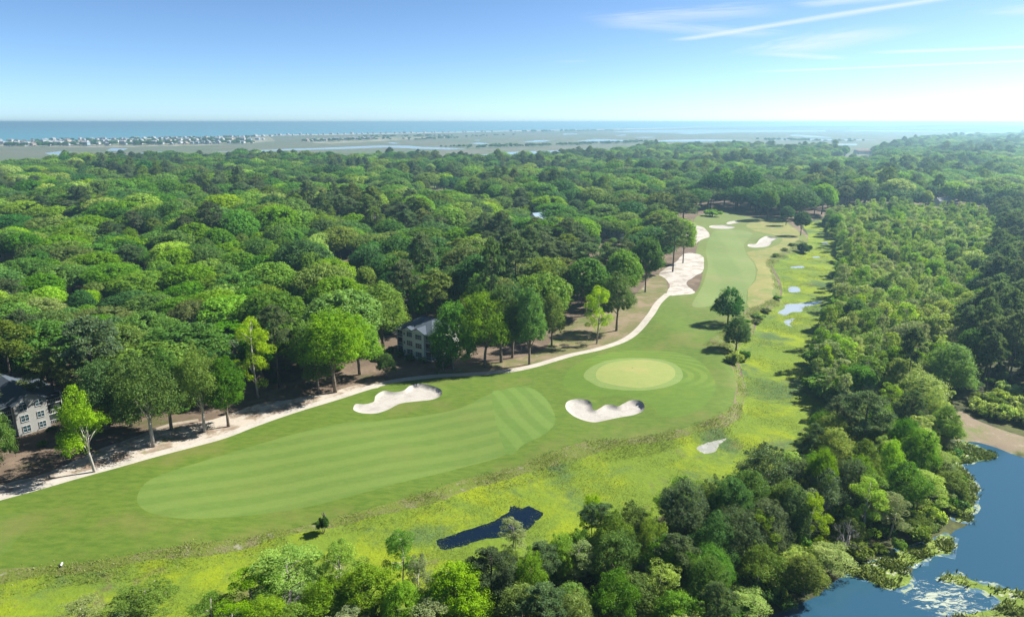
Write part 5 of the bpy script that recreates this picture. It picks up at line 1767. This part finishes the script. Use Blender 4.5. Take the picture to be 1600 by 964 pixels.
def gable_condo():
    a, b = np.array(G(30, 681)), np.array(G(80, 666))
    d = b - a
    w = float(np.linalg.norm(d))
    rz = math.atan2(d[1], d[0])
    root = thing('condo', 'three storey pale condo with gable end and arched top window at wood edge', 'building', (a[0], a[1], H1(*a)), rz)
    fh, dep = 2.6, 20.0
    top = 3 * fh
    gh = w * 0.30
    m = MB()
    V = [(0, 0, 0), (w, 0, 0), (w, 0, top), (w / 2, 0, top + gh), (0, 0, top)]
    V += [(x, dep, z) for x, y, z in V]
    m.add(V, [(0, 1, 2, 3, 4), (9, 8, 7, 6, 5), (0, 5, 6, 1), (1, 6, 7, 2), (4, 9, 5, 0), (2, 7, 8, 3), (3, 8, 9, 4)])
    m.box((-1.6, dep / 2 + 1.6, top / 2 - 1.2), (3.2, dep - 3.2, top - 2.4))
    m.box((w + 1.8, dep / 2 + 1.6, top / 2 - 1.2), (3.6, dep - 3.2, top - 2.4))
    link('wall', m.mesh('wall', WALLT), root)
    for k in range(3):
        z = 1.5 + k * fh
        window(root, (w * 0.27, 0, z), 1.5, 1.5, 0, 2, arch=(k == 2))
        window(root, (w * 0.76, 0, z + (0.25 if k == 2 else 0)), 1.35, 1.4, 0, 2)
    for x0, x1 in ((-3.2, 0.0), (w, w + 3.6)):
        sub = bpy.data.objects.new('porch', None)
        COL.objects.link(sub)
        sub.parent = root
        sub.location = (0, 1.5, 0)
        porch(sub, x0 + 0.02, x1 - 0.02, 1.75, 0.0, 3, fh)
    r = MB()
    o = 0.5
    s = gh / (w / 2)
    e = 4.4
    ap = top + gh + 0.2
    for sg in (-1, 1):
        xe = w / 2 + sg * (w / 2 + e)
        ze = ap - s * (w / 2 + e) * 0.82
        xm = w / 2 + sg * (w / 2 + o)
        zm = ap - s * (w / 2 + o)
        P1 = [(w / 2, -o, ap), (xm, -o, zm), (xm, dep + o, zm), (w / 2, dep + o, ap)]
        P2 = [(xm, 1.2, zm - 0.02), (xe, 1.2, zm - 0.9), (xe, dep + o, zm - 0.9), (xm, dep + o, zm - 0.02)]
        slab_roof(r, P1 if sg < 0 else P1[::-1])
        slab_roof(r, P2 if sg < 0 else P2[::-1])
    link('roof', r.mesh('roof', ROOFM), root)


def small_house(px, py, hz, w, d, rz, wall, roof, label, name='house', group='houses glimpsed in the wood', rh=2.6):
    """a house whose ridge shows at a pixel between the crowns"""
    x, y = G(px, py, hz + rh)
    root = thing(name, label, 'house', (x, y, H1(x, y)), rz, group)
    m = MB()
    V = [(-w / 2, -d / 2, 0), (w / 2, -d / 2, 0), (w / 2, d / 2, 0), (-w / 2, d / 2, 0), (-w / 2, -d / 2, hz), (w / 2, -d / 2, hz), (w / 2, d / 2, hz), (-w / 2, d / 2, hz), (-w / 2, 0, hz + rh), (w / 2, 0, hz + rh)]
    m.add(V, [(3, 2, 1, 0), (0, 1, 5, 4), (2, 3, 7, 6), (1, 2, 6, 9, 5), (3, 0, 4, 8, 7), (4, 5, 9, 8), (6, 7, 8, 9)])
    link('wall', m.mesh('wall', wall), root)
    r = MB()
    o, t = 0.5, 0.12
    k = rh / (d / 2)
    slab_roof(r, [(-w / 2 - o, -d / 2 - o, hz - k * o + t), (w / 2 + o, -d / 2 - o, hz - k * o + t), (w / 2 + o, 0, hz + rh + t), (-w / 2 - o, 0, hz + rh + t)])
    slab_roof(r, [(w / 2 + o, d / 2 + o, hz - k * o + t), (-w / 2 - o, d / 2 + o, hz - k * o + t), (-w / 2 - o, 0, hz + rh + t), (w / 2 + o, 0, hz + rh + t)])
    link('roof', r.mesh('roof', roof), root)
    c = MB()
    c.box((w * 0.2, 0.3, hz + rh + 0.3), (0.8, 0.8, 1.6))
    link('chimney', c.mesh('chimney', WALLW), root)
    for x_ in (-w * 0.3, 0.0, w * 0.3):
        window(root, (x_, -d / 2, hz * 0.55), 1.2, 1.3, 0, 1)
    window(root, (w / 2, 0, hz * 0.6), 1.2, 1.3, math.pi / 2, 1)
    return root


bay_condo()
gable_condo()
small_house(846, 332, 5.5, 15, 11, R_(35), WALLM, ROOFB, 'blue roofed house showing its ridge above the oaks behind the clump', rh=3.6)
small_house(820, 341, 4.0, 8, 7, R_(-60), WALLW, ROOFG, 'small white gabled house just left of the blue roofed house')
small_house(6, 382, 5.5, 14, 10, R_(-25), WALLW, ROOFG, 'grey roofed house with white gable at the left border of the wood')
small_house(16, 339, 4.5, 13, 9, R_(15), WALLW, ROOFG, 'pale roofed house below the asphalt road in the wood')
small_house(962, 352, 4.5, 13, 9, R_(-40), WALLM, ROOFG, 'grey roofed house with a tawny yard among oaks behind the sand waste')
small_house(693, 284, 4.5, 16, 9, R_(10), WALLM, ROOFG, 'house beside the green clearing deep in the wood')
small_house(580, 338, 4.5, 12, 9, R_(-20), WALLT, ROOFG, 'grey roofed house half hidden deep in the wood')
small_house(1476, 309, 4.0, 14, 9, R_(5), WALLW, ROOFG, 'pale low house in the trees beyond the swamp')
small_house(1350, 234, 7.0, 40, 16, R_(8), WALLW, ROOFR, 'large pale building with reddish roof by the far tidal water')
small_house(1310, 238, 5.0, 30, 12, R_(0), WALLW, ROOFG, 'long low pale building among far trees left of the reddish roof')


def beach_houses():
    rng = np.random.default_rng(3)
    looks = {}
    for nm, col, rc in (('white', (0.50, 0.50, 0.50), (0.30, 0.30, 0.31)), ('pale grey', (0.36, 0.38, 0.40), (0.20, 0.22, 0.24)), ('cream', (0.44, 0.38, 0.31), (0.25, 0.20, 0.18)), ('pale blue', (0.28, 0.37, 0.44), (0.33, 0.33, 0.33))):
        wm, rm = flat_mat('wall ' + nm, col), flat_mat('roof over ' + nm, rc)
        for k in range(2):
            w, d, h = 13 + 4 * k, 11, 8.5 + 1.5 * k
            m = MB()
            for sx in (-1, 1):
                for sy in (-1, 1):
                    m.box((sx * (w / 2 - 0.5), sy * (d / 2 - 0.5), 1.2), (0.5, 0.5, 2.4))
            m.box((0, 0, 2.4 + (h - 2.4) / 2), (w, d, h - 2.4))
            m.box((0, -d / 2 - 1.2, 5.2), (w * 0.8, 2.4, 0.3))
            wl = m.mesh('wall', wm)
            r = MB()
            o, rh = 0.7, 3.2
            if k:
                slab_roof(r, [(-w / 2 - o, -d / 2 - o, h), (w / 2 + o, -d / 2 - o, h), (w / 2 - 4, 0, h + rh), (-w / 2 + 4, 0, h + rh)])
                slab_roof(r, [(w / 2 + o, d / 2 + o, h), (-w / 2 - o, d / 2 + o, h), (-w / 2 + 4, 0, h + rh), (w / 2 - 4, 0, h + rh)])
                slab_roof(r, [(w / 2 + o, -d / 2 - o, h), (w / 2 + o, d / 2 + o, h), (w / 2 - 4, 0, h + rh)])
                slab_roof(r, [(-w / 2 - o, d / 2 + o, h), (-w / 2 - o, -d / 2 - o, h), (-w / 2 + 4, 0, h + rh)])
            else:
                slab_roof(r, [(-w / 2 - o, -d / 2 - o, h), (w / 2 + o, -d / 2 - o, h), (w / 2 + o, 0, h + rh), (-w / 2 - o, 0, h + rh)])
                slab_roof(r, [(w / 2 + o, d / 2 + o, h), (-w / 2 - o, d / 2 + o, h), (-w / 2 - o, 0, h + rh), (w / 2 + o, 0, h + rh)])
            g = MB()
            for x in (-w * 0.3, 0, w * 0.3):
                for z in (3.9, 6.9):
                    g.box((x, -d / 2 - 0.01, z), (1.8, 0.1, 1.5))
            looks[(nm, k)] = (wl, r.mesh('roof', rm), g.mesh('window', GLASS))
    keys = list(looks)
    rows = [('marsh side row', (-20, 230.2), (392, 224.6), 46), ('middle row', (-10, 226.5), (410, 219.5), 44), ('sea side row', (-10, 222.8), (420, 214.5), 44), ('detached eastern cluster', (482, 222.2), (582, 218.6), 20), ('far beach row', (430, 212.6), (770, 206.6), 36)]
    count = {}
    for row, a, b, n in rows:
        for k in range(n):
            t = (k + rng.uniform(-0.3, 0.3)) / (n - 1)
            x, y = G(a[0] + (b[0] - a[0]) * t, a[1] + (b[1] - a[1]) * t)
            y += rng.normal(0, 14)
            key = keys[int(rng.choice(len(keys), p=[0.22, 0.22, 0.12, 0.14, 0.06, 0.06, 0.09, 0.09]))]
            form = 'hip roofed' if key[1] else 'gabled'
            ck = (key, row)
            count[ck] = count.get(ck, 0) + 1
            j = count[ck] - 1
            root = thing('beach_house', f'{key[0]} {form} beach house, {"first" if j == 0 else ORD[j]} of its look from the left, {row}', 'house', (x, y, 0), rng.choice([0, math.pi / 2]) + rng.normal(-0.12, 0.1), 'beach houses on the barrier island')
            s = rng.uniform(0.65, 1.15)
            root.scale = (s, s, s * rng.uniform(0.85, 1.1))
            wl, rf, gl = looks[key]
            link('wall', wl, root)
            link('roof', rf, root)


beach_houses()


# ------------------------------------------------------------------ small things
def small_things():
    # red umbrella seen between crowns
    x, y = G(455, 545)
    r = thing('umbrella', 'small red patio umbrella glimpsed in the dark gap between tree crowns', 'umbrella', (x, y, H1(x, y)))
    m = MB()
    m.tube([(0, 0, 0), (0, 0, 2.3)], [0.03, 0.03], 6)
    link('pole', m.mesh('pole', METAL), r)
    V = [(0, 0, 2.55)] + [(math.cos(k * 0.785) * 1.2, math.sin(k * 0.785) * 1.2, 2.05) for k in range(8)] + [(0, 0, 2.47)] + [(math.cos(k * 0.785) * 1.15, math.sin(k * 0.785) * 1.15, 1.99) for k in range(8)]
    F = [(0, 1 + k, 1 + (k + 1) % 8) for k in range(8)] + [(9, 10 + (k + 1) % 8, 10 + k) for k in range(8)] + [(1 + k, 10 + k, 10 + (k + 1) % 8, 1 + (k + 1) % 8) for k in range(8)]
    link('canopy', mesh_from('canopy', V, F, REDM), r)
    # white drain pipe on the bank
    x, y = G(97, 888, -0.6)
    r = thing('drain_pipe', 'short white drain pipe poking out of the eroded bank above the marsh', 'pipe', (x, y, H1(x, y)), R_(20))
    r.scale = (0.5, 0.5, 0.5)
    m = MB()
    n = 12
    ring = lambda yy, rad: [(math.cos(2 * math.pi * k / n) * rad, yy, 0.32 + math.sin(2 * math.pi * k / n) * rad) for k in range(n)]
    V = ring(-0.9, 0.30) + ring(1.0, 0.30) + ring(-0.9, 0.25) + ring(0.9, 0.25)
    F = [(k, (k + 1) % n, n + (k + 1) % n, n + k) for k in range(n)] + [(2 * n + (k + 1) % n, 2 * n + k, 3 * n + k, 3 * n + (k + 1) % n) for k in range(n)] + [((k + 1) % n, k, 2 * n + k, 2 * n + (k + 1) % n) for k in range(n)] + [tuple(3 * n + k for k in range(n))]
    m.add(V, F)
    link('pipe', m.mesh('pipe', TRIM), r)
    m = MB()
    m.box((0.0, 0.25, 0.2), (0.9, 0.18, 0.55))
    link('headwall', m.mesh('headwall', TRIM), r)
    # dark stump on the bank
    x, y = G(508, 824, LOW)
    r = thing('dead_stump', 'dark forked dead stump on the bank right above the blue green shrub', 'stump', (x, y, H1(x, y)))
    m = MB()
    m.tube([(0, 0, -0.3), (0.1, 0.1, 1.0), (-0.15, 0.3, 2.0)], [0.28, 0.2, 0.1], 7)
    link('trunk', m.mesh('trunk', BARK_DARK, True), r)
    m = MB()
    m.tube([(0.05, 0.1, 0.9), (-0.6, 0.5, 1.7)], [0.12, 0.05], 5)
    link('branch', m.mesh('branch', BARK_DARK, True), r)
    # the cup on the green
    x, y = G(988, 579)
    r = thing('hole_cup', 'dark hole cup sunk in the tan putting green', 'golf hole', (x, y, H1(x, y)))
    m = MB()
    m.tube([(0, 0, -0.05), (0, 0, 0.05)], [0.16, 0.16], 12)
    link('rim', m.mesh('rim', SCREEN), r)


small_things()


# ------------------------------------------------------------------ distant wooded headlands on the horizon
def headland(name, a, b, depth, hmax, seed):
    rng = np.random.default_rng(seed)
    pa, pb = np.array(G(*a)), np.array(G(*b))
    d = pb - pa
    L = np.linalg.norm(d)
    u = d / L
    nrm = np.array([-u[1], u[0]])
    if nrm[1] < 0:
        nrm = -nrm
    n, m = 160, 10
    V, F = [], []
    env = lambda t: min(1, t * 6) * min(1, (1 - t) * 8)
    prof = np.convolve(rng.random(n + 8), np.ones(5) / 5, 'same')[:n + 1] if False else rng.random(n + 1)
    for i in range(n + 1):
        for j in range(m + 1):
            t, s = i / n, j / m
            z = hmax * env(t) * math.sin(math.pi * min(1, 0.05 + s)) ** 0.4 * (0.72 + 0.28 * rng.random()) * (0.8 + 0.2 * math.sin(t * 23 + seed)) if 0 < j < m else -0.5
            q = pa + d * t + nrm * depth * s
            V.append((q[0], q[1], z))
    for i in range(n):
        for j in range(m):
            F.append((i * (m + 1) + j, (i + 1) * (m + 1) + j, (i + 1) * (m + 1) + j + 1, i * (m + 1) + j + 1))
    link(name, mesh_from(name, V, F, LAND), kind='structure')


LAND = mixed_ground('far woodland', [(0.045, 0.085, 0.025), ((0.08, 0.12, 0.035), 0.01, 0.45, 0.6)], fine=0.05, bs=0.0)
headland('headland', (1225, 201), (1490, 199.5), 700, 24, 2)
headland('headland', (1480, 201.5), (1640, 200.5), 900, 40, 5)
headland('headland', (1500, 205.5), (2100, 203), 900, 30, 8)

# ------------------------------------------------------------------ haze over the whole country
hz, th, oh = new_mat('haze air')
pv = th.node('ShaderNodeVolumePrincipled')
pv.inputs['Color'].default_value = (0.36, 0.60, 0.74, 1)
pv.inputs['Density'].default_value = 0.00020
pv.inputs['Anisotropy'].default_value = 0.5
th.l.new(pv.outputs[0], oh.inputs['Volume'])
m = MB()
m.box((0, 29850, (CAMH + 6 - 4) / 2), (120100 + 800, 60400, CAMH + 6 + 4))
ho = link('haze', m.mesh('haze', hz), kind='stuff')
